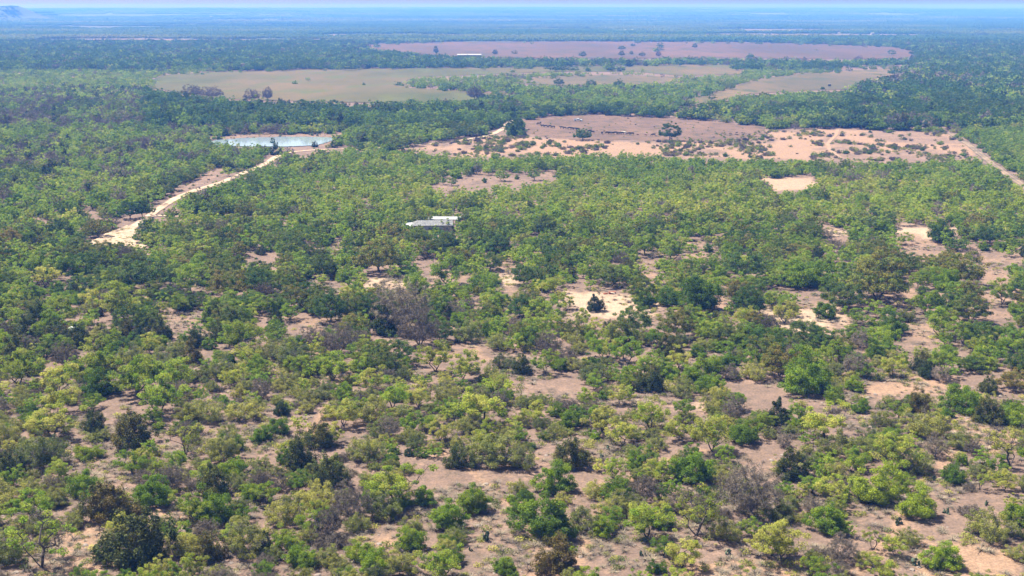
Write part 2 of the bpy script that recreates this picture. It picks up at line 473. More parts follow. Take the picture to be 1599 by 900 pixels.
def plant_parts(sp, seed):
    segs, (V, Q, c), Ht = build_plant(sp, seed, 0)
    tv, tq = tubes(segs, 5)
    wood = mesh_np(sp + "_wood", tv, tq, mats=[BARKS[sp]], smooth=True)
    mi = np.zeros(len(Q), int)
    if sp not in "EH":      # fine twigs among the leaves
        rg = np.random.default_rng(seed + 9)
        ends = segs[segs[:, 7] < 0.035][:, 3:6]
        ends = ends[ends[:, 2] > 0.3]
        if len(ends):
            wv, wq, wc = leaves(rg, ends, np.full(len(ends), 0.075 * SPEC_W[sp]), {"M": 9, "S": 16, "F": 12, "B": 3, "J": 4, "D": 6}[sp], 0.13, 0.8, 0.0, 5.0, 0.12)
            Q = np.concatenate([Q, wq + len(V)]); V = np.concatenate([V, wv]); c = np.concatenate([c, wc])
            mi = np.concatenate([mi, np.ones(len(wq), int)])
    crown = mesh_np(sp + "_crown", V, Q, mats=[LEAF[sp], BARKS[sp]], mat_idx=mi, attr={"clump": c})
    return wood, crown, Ht

def plant_joined(sp, seed, lod):
    segs, (V, Q, c), Ht = build_plant(sp, seed, lod)
    tv, tq = tubes(segs, 4 if lod < 2 else 3)
    VV = np.concatenate([tv, V]); QQ = np.concatenate([tq, Q + len(tv)])
    mi = np.concatenate([np.zeros(len(tq), int), np.ones(len(Q), int)])
    return mesh_np("woodland_plant", VV, QQ, mats=[BARKS[sp], LEAF[sp]], mat_idx=mi, attr={"clump": np.concatenate([np.zeros(len(tv)), c])})

# ------------------------------------------------------------------ ground
def tagk(o, kind):
    o["kind"] = kind
    return o

def attr_node(nt, name):
    return node(nt, "ShaderNodeAttribute", attribute_type="GEOMETRY", attribute_name=name)

def mixc(nt, fac, a, b):
    m = node(nt, "ShaderNodeMix", data_type="RGBA")
    for sock, v in ((m.inputs[0], fac), (m.inputs[6], a), (m.inputs[7], b)):
        if isinstance(v, (int, float)): sock.default_value = v
        elif isinstance(v, tuple): sock.default_value = v + (1,)
        else: nt.links.new(v, sock)
    return m.outputs[2]

def ground_material():
    m, nt, out = new_mat("brushland_soil")
    geo = node(nt, "ShaderNodeNewGeometry")
    def noise(scale, detail=5, rough=0.6, lo=0.35, hi=0.65):
        n = node(nt, "ShaderNodeTexNoise"); n.inputs["Scale"].default_value = scale; n.inputs["Detail"].default_value = detail; n.inputs["Roughness"].default_value = rough
        nt.links.new(geo.outputs["Position"], n.inputs["Vector"])
        r = node(nt, "ShaderNodeMapRange"); r.inputs[1].default_value = lo; r.inputs[2].default_value = hi
        nt.links.new(n.outputs["Fac"], r.inputs[0])
        return r.outputs[0], n.outputs["Fac"]
    n1, _ = noise(0.09, 5); n2, _ = noise(0.55, 6, 0.7); n3, f3 = noise(2.6, 6, 0.75, 0.38, 0.62); n4, _ = noise(0.23, 6, 0.7, 0.5, 0.62)
    c = mixc(nt, n1, (0.156, 0.104, 0.080), (0.268, 0.175, 0.125))
    c = mixc(nt, n2, c, (0.150, 0.106, 0.080))
    lit = node(nt, "ShaderNodeMath", operation="MULTIPLY"); nt.links.new(attr_node(nt, "litter").outputs["Fac"], lit.inputs[0]); nt.links.new(n4, lit.inputs[1])
    c = mixc(nt, lit.outputs[0], c, (0.085, 0.068, 0.046))
    sn = node(nt, "ShaderNodeMath", operation="MULTIPLY_ADD"); nt.links.new(n2, sn.inputs[0]); sn.inputs[1].default_value = -0.35
    nt.links.new(attr_node(nt, "sand").outputs["Fac"], sn.inputs[2])
    sn.use_clamp = True
    c = mixc(nt, sn.outputs[0], c, (0.330, 0.205, 0.125))
    wn_ = node(nt, "ShaderNodeMath", operation="MULTIPLY_ADD"); nt.links.new(n2, wn_.inputs[0]); wn_.inputs[1].default_value = -0.3
    nt.links.new(attr_node(nt, "pale").outputs["Fac"], wn_.inputs[2]); wn_.use_clamp = True
    c = mixc(nt, wn_.outputs[0], c, (0.440, 0.320, 0.215))
    c = mixc(nt, attr_node(nt, "wooded").outputs["Fac"], c, (0.070, 0.095, 0.045))
    sp = node(nt, "ShaderNodeMapRange"); sp.inputs[3].default_value = 0.66; sp.inputs[4].default_value = 1.16
    nt.links.new(n3, sp.inputs[0])
    hs = node(nt, "ShaderNodeHueSaturation"); nt.links.new(sp.outputs[0], hs.inputs["Value"]); nt.links.new(c, hs.inputs["Color"])
    p = node(nt, "ShaderNodeBsdfPrincipled"); p.inputs["Roughness"].default_value = 0.95; p.inputs["Specular IOR Level"].default_value = 0.1
    nt.links.new(hs.outputs[0], p.inputs["Base Color"])
    bp = node(nt, "ShaderNodeBump"); bp.inputs["Strength"].default_value = 0.6; bp.inputs["Distance"].default_value = 0.25
    nt.links.new(f3, bp.inputs["Height"]); nt.links.new(bp.outputs[0], p.inputs["Normal"])
    nt.links.new(p.outputs[0], out.inputs[0])
    return m

def make_ground():
    nr, nc = 860, 520
    rr = np.exp(np.linspace(math.log(60), math.log(14500), nr)) - 60 + 20
    rr = np.concatenate([[-400, -150, -40], rr])
    tt = np.linspace(-0.62, 0.62, nc)
    Y = np.repeat(rr[:, None], nc, 1)
    X = tt[None, :] * np.maximum(np.abs(Y) + 60, 140)
    Z = terrain(X, Y)
    U, Vp = to_pix(X, Y)
    U = np.where(Y < 60, -999, U); Vp = np.where(Y < 60, 2000, Vp)
    n_edge = (fbm(X / 9, Y / 14, 31, 4) - 0.5)
    sand = np.zeros(X.shape); pale = np.zeros(X.shape)
    def paint(arr, poly, amt, soft, wob):
        d = poly_dist(U, Vp, poly) + n_edge * wob
        np.maximum(arr, amt * sstep(-soft, soft, d), out=arr)
    for g in GAPS:
        x0, y0, x1, y1 = g
        paint(sand, [(x0, y0), (x1, y0), (x1, y1), (x0, y1)], 0.22 if y0 > 520 else 0.5, 22, 110)
    for p in SANDFLAT: paint(sand, p, 0.80, 10, 40)
    sand *= 1 - 0.6 * sstep(0.5, 0.62, fbm(X / 20, Y / 30, 19, 4)) * (Vp < 260)
    for p in PASTURE: paint(sand, p, 0.32, 6, 20)
    for p in ROAD_BANK: paint(sand, p, 0.3, 6, 30)
    for p in CLEARING: paint(sand, p, 0.15, 6, 20)
    for p in SANDPATCH: paint(pale, p, 0.5, 6, 18); paint(sand, p, 0.8, 6, 18)
    for p in BANK: paint(sand, p, 0.25, 6, 20)
    for (x0, y0, x1, y1) in ((885, 452, 1045, 496), (565, 430, 650, 446), (780, 428, 808, 446), (1205, 478, 1300, 520), (1090, 620, 1150, 640), (1285, 362, 1330, 368), (1400, 358, 1500, 366)):
        paint(pale, [(x0, y0), (x1, y0), (x1, y1), (x0, y1)], 0.8, 14, 90)
    for (x0, y0, x1, y1) in ((95, 820, 170, 905), (1030, 872, 1260, 930), (560, 835, 660, 870), (1490, 650, 1599, 700), (1330, 590, 1480, 615), (1450, 850, 1599, 905)):
        paint(sand, [(x0, y0), (x1, y0), (x1, y1), (x0, y1)], 0.8, 20, 120)
    for path in (((690, 505), (720, 530), (745, 556), (800, 575)), ((665, 700), (720, 740), (800, 790), (835, 850), (850, 899)), ((1599, 668), (1530, 668), (1490, 700), (1440, 760), (1400, 830), (1330, 899)),
                 ((1100, 700), (1040, 720), (960, 765), (930, 830), (880, 899)), ((1240, 480), (1290, 510), (1400, 590), (1480, 610)), ((450, 500), (500, 520), (540, 600), (480, 700), (420, 760)), ((80, 760), (160, 760), (240, 800), (300, 830))):
        dmin = np.full(X.shape, 1e9)
        for a_, b_ in zip(path[:-1], path[1:]):
            dmin = np.minimum(dmin, _segd(X + n_edge * 6, Y + n_edge * 9, ground(*a_), ground(*b_)))
        np.maximum(sand, 0.75 * (1 - sstep(0.5, 1.9, dmin)), out=sand)
    litter = sstep(0.42, 0.62, fbm(X / 7, Y / 7, 77, 4)) * 0.9
    wooded = sstep(1900, 2600, Y) * 0.9 * sstep(0.27, 0.33, fbm(X / 900 + 7, Y / 500, 35, 3)) * (1 - sstep(0.66, 0.70, fbm(X / 900 + 7, Y / 500, 35, 3)))
    wooded = np.maximum(wooded, 0.85 * sstep(3500, 5500, Y))
    sand = sand * (1 - 0.8 * sstep(1300, 1600, Y))
    idx = np.arange(X.size).reshape(X.shape)
    Q = np.stack([idx[:-1, :-1], idx[:-1, 1:], idx[1:, 1:], idx[1:, :-1]], 2).reshape(-1, 4)
    me = mesh_np("ground", np.stack([X, Y, Z], 2).reshape(-1, 3), Q, mats=[ground_material()], attr={"sand": sand.ravel(), "pale": pale.ravel(), "litter": litter.ravel(), "wooded": wooded.ravel()}, smooth=True)
    o = bpy.data.objects.new("ground", me); COL.objects.link(o)
    tagk(o, "structure"); o["label"] = "pinkish tan dry soil under the whole brushland"
make_ground()

def earth_mat(name, c0, c1, scale, c2=None, streak=1.0, verge=None):
    m, nt, out = new_mat(name)
    geo = node(nt, "ShaderNodeNewGeometry")
    mp = node(nt, "ShaderNodeMapping"); mp.inputs["Scale"].default_value = (1.0, streak, 1.0)
    nt.links.new(geo.outputs["Position"], mp.inputs["Vector"])
    n = node(nt, "ShaderNodeTexNoise"); n.inputs["Scale"].default_value = scale; n.inputs["Detail"].default_value = 7; n.inputs["Roughness"].default_value = 0.62
    nt.links.new(mp.outputs[0], n.inputs["Vector"])
    r = node(nt, "ShaderNodeMapRange"); r.inputs[1].default_value = 0.36; r.inputs[2].default_value = 0.64; nt.links.new(n.outputs["Fac"], r.inputs[0])
    c = mixc(nt, r.outputs[0], c0, c1)
    if c2:
        n2 = node(nt, "ShaderNodeTexNoise"); n2.inputs["Scale"].default_value = scale * 6; n2.inputs["Detail"].default_value = 5
        nt.links.new(mp.outputs[0], n2.inputs["Vector"])
        r2 = node(nt, "ShaderNodeMapRange"); r2.inputs[1].default_value = 0.5; r2.inputs[2].default_value = 0.68; nt.links.new(n2.outputs["Fac"], r2.inputs[0])
        c = mixc(nt, r2.outputs[0], c, c2)
    if verge:
        ru = node(nt, "ShaderNodeMath", operation="MULTIPLY_ADD"); nt.links.new(attr_node(nt, "rut").outputs["Fac"], ru.inputs[0]); ru.inputs[1].default_value = 1.1
        off = node(nt, "ShaderNodeMath", operation="MULTIPLY_ADD"); nt.links.new(r.outputs[0], off.inputs[0]); off.inputs[1].default_value = 0.5; off.inputs[2].default_value = -0.2
        nt.links.new(off.outputs[0], ru.inputs[2]); ru.use_clamp = True
        c = mixc(nt, ru.outputs[0], verge, c)
    p = node(nt, "ShaderNodeBsdfPrincipled"); p.inputs["Roughness"].default_value = 0.95; p.inputs["Specular IOR Level"].default_value = 0.1
    nt.links.new(c, p.inputs["Base Color"]); nt.links.new(p.outputs[0], out.inputs[0])
    return m

def sheet(name, poly, mat, lift, label, wob=0.25, div=10):
    """a ground sheet with an uneven outline that follows the terrain"""
    pts = []
    n = len(poly)
    rnd = random.Random(len(poly) * 7 + int(poly[0][0]))
    for i in range(n):
        a, b = poly[i], poly[(i + 1) % n]
        for k in range(div):
            t = k / div
            j = 0 if k == 0 else wob
            pts.append((a[0] + (b[0] - a[0]) * t + rnd.uniform(-1, 1) * j * 3, a[1] + (b[1] - a[1]) * t + rnd.uniform(-1, 1) * j * 0.35))
    bm = bmesh.new()
    vs = []
    for u, v in pts:
        x, y = ground(u, v)
        vs.append(bm.verts.new((x, y, 0)))
    f = bm.faces.new(vs)
    if f.calc_area() and f.normal.z < 0: f.normal_flip()
    bmesh.ops.triangulate(bm, faces=bm.faces[:])
    for _ in range(5):
        ed = [e for e in bm.edges if e.calc_length() > 22]
        if not ed: break
        bmesh.ops.subdivide_edges(bm, edges=ed, cuts=1)
        bmesh.ops.triangulate(bm, faces=[f for f in bm.faces if len(f.verts) > 3])
    for v in bm.verts:
        v.co.z = float(terrain(v.co.x, v.co.y)) + lift
    bm.normal_update()
    for f in bm.faces:
        if f.normal.z < 0: f.normal_flip()
    me = bpy.data.meshes.new(name); bm.to_mesh(me); bm.free()
    me.materials.append(mat)
    o = bpy.data.objects.new(name, me); COL.objects.link(o)
    tagk(o, "structure"); o["label"] = label
    return o

HAY = earth_mat("hay_field_grass", (0.046, 0.058, 0.013), (0.125, 0.088, 0.038), 0.006, (0.080, 0.084, 0.022), 0.35)
BRN = earth_mat("dry_field_grass", (0.085, 0.070, 0.032), (0.140, 0.098, 0.050), 0.008, (0.062, 0.066, 0.024), 0.35)
PNK = earth_mat("reddish_field_soil", (0.072, 0.050, 0.026), (0.120, 0.070, 0.038), 0.005, (0.066, 0.056, 0.028), 0.3)
PST = earth_mat("pasture_dry_grass", (0.101, 0.066, 0.048), (0.158, 0.098, 0.066), 0.03, (0.068, 0.055, 0.034), 0.7)
for p in FIELD_HAY: sheet("field", p, HAY, 0.35, "green and tan hay field curving round the grove")
for k, p in enumerate(FIELD_BROWN): sheet("field", p, BRN, 0.35, ["brown meadow behind the grove island", "long brown strip of field slanting between the woods", "brown end of the hay field by the right woods"][k])
for p in FIELD_PINK: sheet("field", p, PNK, 0.6, "wide reddish ploughed field far behind the hay field")
for p in PASTURE: sheet("pasture", p, PST, 0.12, "dry pinkish pasture where the cattle walk", 2.2, 14)

def strip(name, line, mat, lift, label):
    pts = []
    for (x0, y0, w0), (x1, y1, w1) in zip(line[:-1], line[1:]):
        for k in range(6):
            t = k / 6
            A = ground(x0, y0); B = ground(x1, y1)
            pts.append((A[0] + (B[0] - A[0]) * t, A[1] + (B[1] - A[1]) * t, w0 + (w1 - w0) * t))
    P = np.array(pts)
    for _ in range(3):
        P[1:-1, :2] = 0.25 * P[:-2, :2] + 0.5 * P[1:-1, :2] + 0.25 * P[2:, :2]
    d = np.gradient(P[:, :2], axis=0); d /= np.linalg.norm(d, axis=1, keepdims=True)
    nrm = np.stack([-d[:, 1], d[:, 0]], 1)
    V, Q = [], []
    rnd = random.Random(5)
    for i in range(len(P)):
        wl = P[i, 2] * 0.5 * rnd.uniform(0.85, 1.18); wr = P[i, 2] * 0.5 * rnd.uniform(0.85, 1.18)
        for s in (wl, wl * 0.45, 0, -wr * 0.45, -wr):
            x, y = P[i, 0] + nrm[i, 0] * s, P[i, 1] + nrm[i, 1] * s
            V.append((x, y, float(terrain(x, y)) + lift))
    for i in range(len(P) - 1):
        for k in range(4):
            a = i * 5 + k
            Q.append((a, a + 1, a + 6, a + 5))
    ac = np.tile([0.0, 0.9, 0.45, 0.9, 0.0], len(P))
    me = mesh_np(name, V, Q, mats=[mat], attr={"rut": ac})
    o = bpy.data.objects.new(name, me); COL.objects.link(o); tagk(o, "structure"); o["label"] = label

ROADM = earth_mat("pale_caliche", (0.353, 0.254, 0.168), (0.492, 0.385, 0.271), 0.12, (0.295, 0.205, 0.131), 1.0, (0.221, 0.148, 0.098))
TRK = earth_mat("track_dirt", (0.162, 0.119, 0.089), (0.281, 0.196, 0.128), 0.1, (0.076, 0.068, 0.047), 1.0, (0.076, 0.068, 0.043))
TRL = earth_mat("trail_sand", (0.250, 0.160, 0.100), (0.300, 0.195, 0.125), 0.1)
strip("dirt_road", ROAD_MAIN, ROADM, 0.16, "pale dirt road winding past the pond")
strip("dirt_path", ROAD_SIDE, ROADM, 0.22, "thin pale side path off the dirt road")
strip("dirt_track", TRACK_EAST, TRK, 0.12, "dirt track slanting down beside the right woods")
strip("sandy_trail", TRAIL, TRL, 0.14, "faint sandy trail across the bare flat")
YRD = earth_mat("yard_caliche", (0.295, 0.213, 0.139), (0.459, 0.344, 0.238), 0.15, (0.197, 0.139, 0.090))
for p in YARD: sheet("dirt_yard", p, YRD, 0.24, "pale widening at the near end of the dirt road")

m, nt, out = new_mat("pond_water")
p_ = node(nt, "ShaderNodeBsdfPrincipled")
p_.inputs["Base Color"].default_value = (0.22, 0.27, 0.31, 1); p_.inputs["Roughness"].default_value = 0.08; p_.inputs["IOR"].default_value = 1.33
nz = node(nt, "ShaderNodeTexNoise"); nz.inputs["Scale"].default_value = 0.8; nz.inputs["Detail"].default_value = 3
g_ = node(nt, "ShaderNodeNewGeometry"); nt.links.new(g_.outputs["Position"], nz.inputs["Vector"])
bp = node(nt, "ShaderNodeBump"); bp.inputs["Strength"].default_value = 0.05; bp.inputs["Distance"].default_value = 0.1
nt.links.new(nz.outputs["Fac"], bp.inputs["Height"]); nt.links.new(bp.outputs[0], p_.inputs["Normal"]); nt.links.new(p_.outputs[0], out.inputs[0])
pond = sheet("pond_water", POND[0], m, 0.0, "pale blue stock pond among dark trees", 0.9)
co = np.zeros(len(pond.data.vertices) * 3, np.float32); pond.data.vertices.foreach_get("co", co)
co = co.reshape(-1, 3); co[:, 2] = co[:, 2].max() + 0.15; pond.data.vertices.foreach_set("co", co.ravel()); pond.data.update()

# ------------------------------------------------------------------ plants placed one by one (photo x, foot y, crown width, kind, tone)
HAND = """
97 650 57 M .8|83 693 73 M .85|207 710 77 J .6|147 683 45 J .3|137 723 38 B .9|90 750 42 M .6|130 782 50 B .5|172 826 90 J .75|207 743 48 M .35|228 740 32 F .1|290 717 60 S .8|322 672 55 F .6|293 670 40 F .7|250 654 66 M .45|215 630 80 M .5|155 632 60 B .1|383 668 52 F .8|62 742 75 F .15|8 702 45 F .7|12 752 55 J .3|55 815 60 M .4|65 893 115 S .55|12 800 70 F .8|12 890 60 F .3|215 899 115 J .4|290 880 60 F .9|325 885 60 J .7|385 880 70 F .6|335 828 75 B .5|297 815 55 M .55|240 800 62 B .3|265 770 60 E .4|335 783 62 J .45|392 788 42 B .55|350 733 60 F .6|362 752 45 B .6|
537 672 52 M .85|653 641 38 M .95|688 694 42 M .95|583 674 60 F .7|630 672 50 F .5|437 688 36 B .3|410 698 35 B .3|467 680 30 M .8|468 745 62 J .35|500 708 50 J .5|515 698 45 M .85|517 768 62 J .4|570 732 55 F .5|572 716 34 M .95|638 716 18 J .0|497 802 56 F .95|415 790 50 M .5|620 795 85 M .6|548 815 70 E .35|600 818 60 F .2|662 795 40 B .4|627 800 35 B .6|700 832 58 B .5|738 806 55 B .65|414 864 32 J .1|443 833 60 F .8|510 842 55 E .2|517 865 55 H .4|470 893 50 B .55|560 882 45 B .8|640 866 55 B .6|585 900 55 B .6|625 903 60 F .7|690 905 65 M .55|787 900 42 B .5|718 738 45 J .35|772 742 75 F .45|750 716 45 M .8|733 685 45 F .6|755 668 75 M .75|697 640 50 F .7|613 645 55 M .4|410 628 40 E .3|440 657 30 J .1|797 787 20 B .6|
967 634 36 M .85|1015 674 52 M .65|940 678 50 M .95|897 676 45 B .45|972 698 48 M .85|1060 690 42 M .75|1112 708 66 M .75|1162 697 52 B .4|890 741 62 J .55|937 740 25 M 1.0|868 778 62 B .55|815 808 38 B .5|880 792 28 F .9|962 790 50 B .4|930 783 40 F .8|1030 755 48 M .7|1080 765 65 B .3|1005 782 50 E .3|1172 805 95 E .5|853 850 92 B .4|915 835 55 F .4|942 842 40 B .7|1010 843 68 M .55|1087 840 85 S .75|958 812 55 F .7|1030 830 40 B .15|1065 888 58 M .9|1135 850 45 F .6|1205 870 60 M .85|870 903 72 J .9|893 866 18 B .75|815 742 50 F .4|803 680 30 M .7|835 662 40 M .8|868 655 30 B .5|1013 618 48 J .3|1103 616 40 B .5|1118 640 45 F .6|1147 655 45 E .3|927 690 22 B .5|1067 625 35 F .4|800 905 20 B .6|
1287 686 66 M .8|1397 737 75 M .75|1447 690 68 F .7|1377 668 40 F .5|1343 645 28 B .3|1303 631 32 B .6|1250 637 18 F .8|1255 625 70 B .5|1215 667 50 J .1|1435 650 50 J .8|1403 655 40 M .5|1500 650 60 B .5|1545 667 50 J .5|1577 668 50 B .7|1460 712 40 E .7|1500 705 45 F .4|1520 708 30 E .3|1577 730 75 S .95|1305 722 60 F .5|1345 722 50 F .4|1430 743 50 F .5|1488 757 42 B .2|1530 765 35 S .7|1568 767 45 M .9|1513 768 25 H .4|1300 785 55 M .75|1367 795 80 B 1.0|1235 752 60 J .4|1252 778 30 M .85|1434 817 62 B .85|1293 838 60 B .5|1323 836 28 M .5|1363 859 40 S .7|1397 868 38 M .7|1420 855 35 F .5|1473 893 60 B .7|1547 855 70 F .6|1590 830 50 B .7|1583 795 30 M .8|1222 880 80 M .9|1312 898 35 E .5|1280 873 35 H .5|1590 880 40 F .6|1517 812 45 H .3|1215 820 50 F .3|
630 384 26 D .5|662 394 26 D .3|704 391 26 D .2|735 378 36 M .3|600 380 36 D .8|15 392 40 D 1.0|42 389 38 B .4|190 507 70 M .65|70 450 45 M .95|138 480 35 M .95|232 455 85 D .2|122 440 60 D .1|70 440 60 M .3|297 462 52 M .45|360 470 66 D .75|238 490 28 B .1|333 517 40 J .2|60 518 50 J .2|95 510 50 M .6|25 583 60 J .5|40 545 45 J .3|85 548 45 J .4|125 550 45 J .2|195 548 50 J .6|217 538 30 J .0|250 540 45 J .4|300 578 45 J .7|100 575 45 E .2|375 556 60 M .5|265 575 45 F .3|205 592 60 F .6|238 560 45 M .8|150 612 70 M .6|215 620 70 M .55|30 607 60 M .6|92 622 60 M .9|275 617 65 M .5|50 562 25 M .9|350 605 50 F .5|
650 461 46 B .65|592 428 72 D .7|700 448 62 M .25|752 463 50 B .5|625 522 95 E .8|530 558 60 E .3|600 532 50 J .1|515 510 60 D .1|567 590 35 J .1|688 535 45 D .2|673 482 35 M .6|784 516 25 J .0|727 541 45 F .3|778 550 40 F .5|430 516 28 J .1|452 505 35 M .3|475 470 45 D .0|415 573 50 F .6|455 590 60 F .2|565 592 40 M .5|680 585 55 M .75|723 600 50 M .7|655 545 70 E .4|787 583 35 F .1|495 560 30 M .8|580 615 45 M .9|520 600 50 M .5|655 615 30 M 1.0|
956 447 46 D .4|1006 483 36 B .1|1045 484 50 B .1|1090 498 75 B .15|930 488 32 J .0|815 497 45 D .0|858 508 62 M .5|884 482 30 M .7|908 512 32 M .6|990 522 60 D .3|1058 530 60 D .7|1160 440 60 D .2|1168 497 55 D .1|1145 494 30 M .3|1118 455 35 M .5|1050 410 50 M .5|1007 402 40 M .4|1140 412 40 B .6|1048 565 50 J .5|815 592 35 J .3|852 587 42 M .5|925 605 50 F .1|915 590 22 E .2|980 570 50 M .3|1015 613 48 J .6|1077 600 42 B .6|1112 614 42 B .5|1060 575 40 M .95|985 598 35 B .6|885 570 35 E .4|857 553 45 E .3|1217 588 60 D .8|1180 598 45 F .7|
1317 485 70 D .35|1370 476 100 D .6|1380 440 65 D .7|1494 452 76 D .7|1433 455 35 M .4|1260 457 70 B .5|1207 483 40 M .5|1445 492 45 M .4|1475 465 50 B .5|1563 480 45 M .5|1585 495 24 B .6|1515 507 60 D .5|1467 527 50 M .45|1290 500 35 B .2|1365 510 20 B .5|1395 525 45 B .2|1340 530 40 F .2|1225 505 45 M .95|1275 528 28 B .2|1297 545 35 B .2|1372 548 50 B .7|1335 578 45 B .5|1392 585 40 M .8|1447 590 30 J .0|1280 577 40 M .6|1260 614 80 B .55|1470 387 50 B .0|1545 385 50 D .1|1576 402 25 M .5|1413 383 25 M .6|1518 410 25 E .4|1335 612 35 B .6|1290 378 25 E .5|1545 616 35 J .4|1585 607 50 D .9
"""
PEARS = [(760, 843, 26), (1003, 870, 16), (1137, 867, 18), (1403, 820, 22), (1477, 803, 18), (1430, 883, 22), (1457, 750, 16), (735, 860, 12), (1540, 790, 14), (950, 706, 14), (940, 719, 12)]

plants = []
for row in HAND.replace("\n", "").split("|"):
    if row.strip():
        u, v, w, sp, tone = row.split()
        plants.append([float(u), float(v), float(w) * {"M": 1.12, "S": 1.15, "B": 1.08, "J": 1.08, "D": 1.12, "E": 1.0, "F": 1.15, "H": 1.1}[sp], sp, float(tone), True])

def foot(u, v, w, sp):
    """middle of the plant on the ground, a little behind the foot edge that the photo shows"""
    return v - (0.17 * w if sp in "BJFH" else 0.05 * w)

rs = random.Random(11)
nprng = np.random.default_rng(12)
hand_xy = []
for p in plants:
    x, y = ground(p[0], foot(*p[:4])); hand_xy.append((x, y, p[2] / pxm(p[1])))
gap_polys = [[(a, b), (c, b), (c, d), (a, d)] for a, b, c, d in GAPS]

HOUSE = [(642, 347), (714, 343), (708, 351.5), (642, 351.5)]

def scatter(d0, d1, spacing, seed, wide=0.52):
    """jittered grid between two distances, wider than the camera sees"""
    rng = np.random.default_rng(seed)
    ys = np.arange(d0, d1, spacing)
    P = []
    for j, y in enumerate(ys):
        hw = wide * y + 25
        n = int(2 * hw / spacing)
        xs = (np.arange(n) + (j % 2) * 0.5) * spacing - hw
        P.append(np.stack([xs, np.full(n, y)], 1))
    P = np.concatenate(P)
    return P + rng.uniform(-0.46, 0.46, P.shape) * spacing

# near and middle fill: between the hand placed plants, not in the gaps
def filler(d0, d1, spacing, seed, near):
    P = scatter(d0, d1, spacing, seed, 0.46)
    rng = np.random.default_rng(seed + 1)
    n = len(P)
    U, Vv = to_pix(P[:, 0], P[:, 1])
    m = ((fbm(P[:, 0] / 24, P[:, 1] / 24, 41, 3) > (0.36 if near else 0.29)))
    W = rng.uniform(0.75, 1.2, n)
    pw = 5.6 * W * pxm(Vv)
    bad = covers(U, Vv, pw * (0.28 if near else 0.6), pw, gap_polys + KEEP_CLEAR) | covers(U, Vv, pw * 1.15, pw, [HOUSE]) | covers_road(U, Vv, pw * 0.7)
    out = []
    hx = np.array(hand_xy)
    for i in np.nonzero(m & ~bad)[0]:
        dist = np.hypot(P[i, 0] - hx[:, 0], (P[i, 1] - hx[:, 1]) * 0.75)
        if (dist < hx[:, 2] * (0.36 if near else 0.40) + (0.9 if near else 1.2)).any():
            continue
        r = rng.uniform()
        if near:
            sp = "F" if r < 0.46 else "H" if r < 0.64 else "E" if r < 0.68 else "B" if r < 0.80 else "M"
            w = {"F": 3.6, "H": 2.8, "E": 3.8, "B": 2.8, "M": 4.0}[sp] * W[i]
        else:
            yy = Vv[i]
            up = float(sstep(560, 430, yy))
            kinds = "MDBJEF"
            pr = np.array([0.38 + 0.14 * up, 0.10 + 0.14 * up, 0.21, 0.10 - 0.05 * up, 0.04 - 0.02 * up, 0.18 - 0.08 * up]); pr /= pr.sum()
            sp = kinds[int(np.searchsorted(np.cumsum(pr), r))] if r < 0.9999 else "M"
            w = {"M": 5.4, "D": 7.4, "B": 4.6, "J": 4.6, "E": 5.2, "F": 4.8}[sp] * W[i]
        tone = float(np.clip(rng.normal({"M": 0.44, "B": 0.42, "J": 0.35, "D": 0.4, "E": 0.4, "F": 0.5, "H": 0.45}[sp], 0.2), 0, 1))
        if (not near) and sp == "M" and Vv[i] < 450: tone = min(max(tone, 0.35), 0.65)
        out.append([float(U[i]), float(Vv[i]), w * float(pxm(Vv[i])), sp, tone, False, P[i, 0], P[i, 1]])
    return out

near_fill = filler(150, 250, 3.2, 101, True)
mid_fill = filler(250, 430, 4.5, 202, False)

# the library of close plants: several shapes of each kind, each a trunk mesh and a crown mesh
NVAR = {"M": 10, "B": 8, "J": 6, "D": 6, "E": 6, "F": 8, "H": 5, "S": 5}
LIB = {sp: [plant_parts(sp, 1000 * (ord(sp)) + k) for k in range(n)] for sp, n in NVAR.items()}
KIND = {"M": ("mesquite_tree", "tree", True), "S": ("mesquite_tree", "tree", True), "B": ("green_shrub", "shrub", False), "J": ("juniper_tree", "tree", True), "D": ("oak_tree", "tree", True),
        "E": ("bare_tree", "tree", True), "F": ("sage_shrub", "shrub", False), "H": ("dry_shrub", "shrub", False)}
PART = {"M": ("trunk", "crown"), "S": ("trunk", "crown"), "B": ("stems", "foliage"), "J": ("trunk", "crown"), "D": ("trunk", "crown"), "E": ("trunk", "twigs"), "F": ("stems", "foliage"), "H": ("stems", "twigs")}
GROUPN = {"mesquite_tree": "mesquite trees in the brush", "green_shrub": "green shrubs in the brush", "juniper_tree": "juniper trees in the brush", "oak_tree": "oak trees in the brush",
          "bare_tree": "bare trees in the brush", "sage_shrub": "sage green shrubs in the brush", "dry_shrub": "dry grey shrubs in the brush", "prickly_pear": "prickly pears on the bare ground"}

ROWS = [(845, "along the bottom edge"), (775, "near the bottom"), (700, "in the lower quarter"), (625, "above the lower quarter"), (555, "below the middle"), (495, "across the middle"), (445, "above the middle"), (0, "in far brush")]

def look(sp, tone, wm):
    size = "small" if wm < 3.6 else "broad" if wm > 7.6 else ""
    if sp == "M": c = "mid-green leafy" if tone < .45 else "bright green leafy" if tone < .7 else "yellow-green leafy"
    elif sp == "S": c = "sparse crooked-limbed"
    elif sp == "B": c = "dark green rounded" if tone < .3 else "vivid green rounded" if tone < .75 else "lime green rounded"
    elif sp == "J": c = "very dark dense" if tone < .3 else "dark olive dense" if tone < .65 else "rusty olive dense"
    elif sp == "D": c = "dark green spreading" if tone < .3 else "olive spreading" if tone < .6 else "brownish spreading"
    elif sp == "E": c = "leafless grey" if tone < .6 else "leafless tan-grey"
    elif sp == "F": c = "dull grey-green" if tone < .35 else "sage green soft" if tone < .75 else "pale sage"
    else: c = "low twiggy grey-brown"
    return (size + " " + c).strip()

